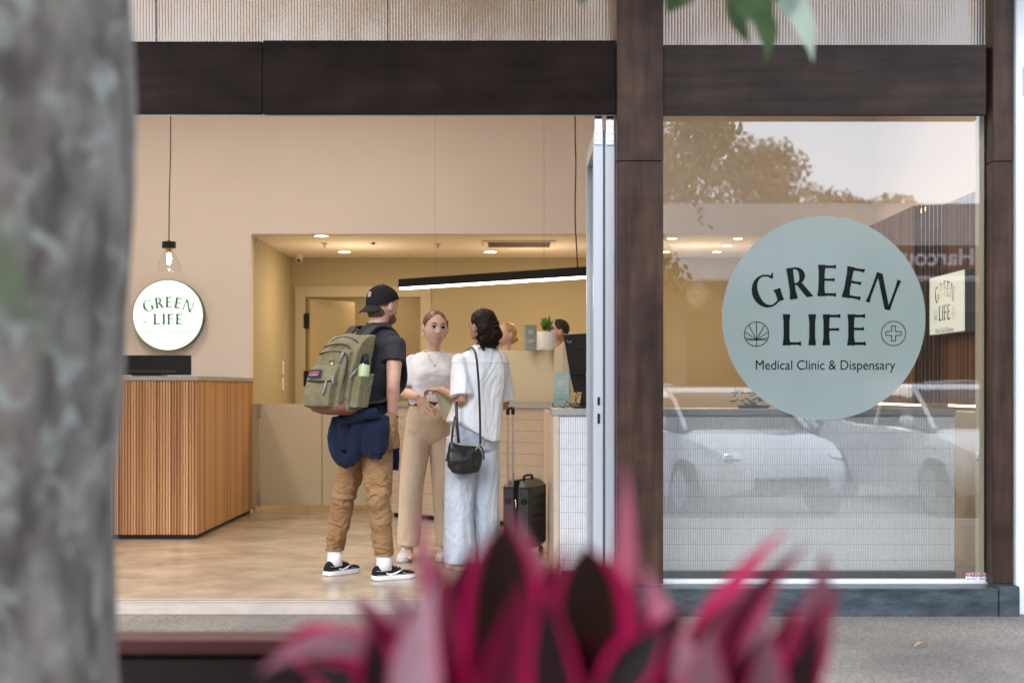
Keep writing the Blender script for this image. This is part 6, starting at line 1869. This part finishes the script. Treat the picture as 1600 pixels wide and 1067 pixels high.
# ---- suitcase
def suitcase():
    graph = mat('graphite shell plastic', (.030, .029, .031), rough=.34, var=.12, scale=20)
    a = V((.80, -.60, 0)).normalized()       # along the narrow (visible frontal) side
    root = thing('suitcase', (0, 0, 0), 'black hard-shell cabin suitcase with raised silver handle by the cream desk', 'suitcase')
    D = 9.85
    c = P(806, 0, D); c.z = 0
    fx = V((.94, -.34, 0)).normalized(); fy = V((.34, .94, 0)).normalized()
    root.location = c; root["wloc"] = list(c)
    hwx, hwy = .105, .19
    z0, z1 = .05, .525
    m = MB()
    o = c + fy * .19
    # chamfered box
    def ring(z, kx, ky):
        ch = .035
        pts = [(-kx + ch, -ky), (kx - ch, -ky), (kx, -ky + ch), (kx, ky - ch), (kx - ch, ky), (-kx + ch, ky), (-kx, ky - ch), (-kx, -ky + ch)]
        return [o + fx * p[0] + fy * p[1] + UZ * z for p in pts]
    m.rings([ring(z0, hwx - .03, hwy - .03), ring(z0 + .035, hwx, hwy), ring(z1 - .04, hwx, hwy), ring(z1, hwx - .035, hwy - .035)])
    m.build('shell', graph, root)
    m = MB()
    for s_ in (-1, 1):
        for k in range(6):
            zz = z0 + .06 + k * .062
            m.obox(o + fx * s_ * (hwx + .001) + UZ * (zz + .02), fx * .004, fy * .12, UZ * .018, .003)
        m.obox(o + fx * s_ * .055 - fy * (hwy + .0005) + UZ * .30, fx * .036, fy * .003, UZ * .17, .003)
    m.build('ribs', mat('lighter graphite panel', (.060, .058, .060), rough=.4, var=.05), root)
    m = MB(); m.obox(o + UZ * (z0 + z1) / 2, fx * .016, fy * (hwy + .004), UZ * ((z1 - z0) / 2 + .003), .003); m.build('zip_band', M['black_matte'], root)
    m = MB()
    for x in (-.058, .062): m.disc(o + fx * x - fy * (hwy + .0045) + UZ * .385, -fy, .022, .008, 20)
    m.build('side_stud', M['black'], root)
    m = MB(); m.tube([o - fy * (hwy + .01) + UZ * .40, o - fy * (hwy + .014) + fx * .006 + UZ * .36, o - fy * (hwy + .012) + UZ * .335], .006, 6); m.build('zip_pull', M['chrome'], root, smooth=True)
    m = MB(); m.tube([o - fy * .10 + fx * .03 + UZ * (z1 + .0), o - fy * .10 + fx * .03 + UZ * (z1 + .03), o + fy * .06 + fx * .03 + UZ * (z1 + .03), o + fy * .06 + fx * .03 + UZ * (z1)], .009, 8, sub=2); m.build('carry_handle', M['black'], root, smooth=True)
    hz_ = 1.17 + (606 - 640) * 9.9 / F
    for py_, nm in ((-.165, 'handle_tube'), (-.06, 'handle_tube')):
        q = o - fx * .068 + fy * py_
        MB().tube([q + UZ * (z1 - .02), q + UZ * (z1 + .25)], .0095, 10).build(nm, M['chrome'], root, smooth=True, autosmooth=40)
        MB().tube([q + UZ * (z1 + .25), q + UZ * (hz_ - .02)], .0075, 10).build(nm, M['chrome'], root, smooth=True, autosmooth=40)
    q0, q1 = o - fx * .068 - fy * .165, o - fx * .068 - fy * .06
    MB().tube([q0 + UZ * (hz_ - .035), q0 + UZ * (hz_ - .005), q0.lerp(q1, .15) + UZ * (hz_ + .008), q0.lerp(q1, .85) + UZ * (hz_ + .008), q1 + UZ * (hz_ - .005), q1 + UZ * (hz_ - .035)], .0125, 10, sub=3).build('grip', M['black'], root, smooth=True)
    for sx_ in (-1, 1):
        for sy_ in (-1, 1):
            MB().tube([o + fx * (sx_ * .07 - .01) + fy * sy_ * .14 + UZ * .025, o + fx * (sx_ * .07 + .01) + fy * sy_ * .14 + UZ * .025], .024, 14).build('wheel', M['black'], root, smooth=True, autosmooth=40)
suitcase()

# ---- two seated staff behind the raised desk
def seated(px, py, d, facedir, skin, hairc, shirtm, label, bun):
    H = Fr(P(px, py, d), facedir)
    root = thing('person', (H.o.x, H.o.y, 0), label, 'person')
    f = H.f; r = H.r; nk = H.o - UZ * .16
    pe = V((H.o.x, H.o.y, H.o.z - .72)) - f * .03
    b = MB(); head_skin(b, H, 1.0); limb(b, [H(0, -.015, -.045), nk, nk - UZ * .05], [.048, .052, .06])
    zc = [(pe.z - .1, pe.x, pe.y), (nk.z, nk.x, nk.y)]
    torso(b, zc, [(pe.z - .05, .15, .11), (pe.z + .15, .13, .095), (nk.z - .18, .15, .11), (nk.z - .07, .15, .09), (nk.z - .02, .07, .06)], r, f)
    for s_ in (1, -1):
        s0 = nk - UZ * .09 + r * .17 * s_; e0 = s0 - UZ * .27 + f * .06; w0 = e0 + f * .24 + UZ * .02
        limb(b, [s0, e0, w0], [.048, .038, .026]); hand(b, w0, f, -UZ, -r * s_, curl=.3, k=.95)
        k0 = pe + r * .09 * s_ + f * .42; a0 = k0 - UZ * (pe.z - .09) + f * .03
        limb(b, [pe + r * .09 * s_, k0, a0], [.085, .06, .04]); foot_skin(b, a0, f)
    b.build('body', skin, root, voxel=.0065, relax=2)
    hm = hairc
    face(H, root, hm, 1.0)
    m = MB(); m.ball(H(0, -.030, .034), 0, H.ax(.082, .098, .086), 20)
    if bun: m.ball(H(0, -.06, -.025), 0, H.ax(.076, .055, .06), 14); m.ball(H(.0, -.125, -.03), 0, H.ax(.03, .03, .03), 12)
    m.build('hair', hm, root, voxel=.006, relax=2)
    m = MB(); torso(m, zc, [(pe.z - .02, .17, .13), (pe.z + .15, .155, .115), (nk.z - .18, .175, .13), (nk.z - .07, .175, .11), (nk.z - .02, .10, .085), (nk.z + .02, .065, .065)], r, f)
    for s_ in (1, -1):
        s0 = nk - UZ * .09 + r * .17 * s_; e0 = s0 - UZ * .27 + f * .06; m.tube([s0 + UZ * .03, s0.lerp(e0, .7)], [.062, .06], 14); m.ball(s0, .06, n=12)
    m.build('shirt', shirtm, root, voxel=.008, relax=3, disp=fold(.01, 8, 8, 6, 6))
    m = MB()
    m.ball(pe, 0, (r * .18, f * .14, UZ * .11), 16)
    for s_ in (1, -1):
        k0 = pe + r * .09 * s_ + f * .42; a0 = k0 - UZ * (pe.z - .12) + f * .03; m.tube([pe + r * .09 * s_, k0, a0], [.10, .078, .07], 14, sub=4)
    m.build('trousers', bpy.data.materials['faded black cotton'], root, voxel=.008, relax=3)
    # stool
    s = thing('stool', (pe.x, pe.y, 0), 'black stool under the ' + ('blonde' if bun else 'dark-haired') + ' person behind the desk', 'stool')
    MB().lathe((pe.x, pe.y, pe.z - .17), [(0, 0), (.19, 0), (.20, .02), (.19, .05), (0, .055)], 24).build('seat', M['black'], s, smooth=True, autosmooth=40)
    for a in range(4):
        c_ = V((pe.x, pe.y, 0)); q = V((math.cos(a * 1.571 + .8), math.sin(a * 1.571 + .8), 0))
        MB().tube([c_ + q * .2, c_ + q * .14 + UZ * (pe.z - .172)], .012, 8).build('leg', M['chrome'], s)
blond = mat('golden blonde hair', (.55, .33, .12), rough=.4, scale=25, col2=(.34, .18, .06), bump=.3, bscale=80)
seated(789, 524, 12.95, (-.75, -.65), SK2, blond, white_knit, 'blonde person with low bun seated behind the reception screen', True)
seated(869, 519, 12.7, (-.9, -.35), SK1, mat('black cropped hair', (.02, .014, .010), rough=.7), white_knit, 'dark-haired person half hidden by the white plant pot', False)
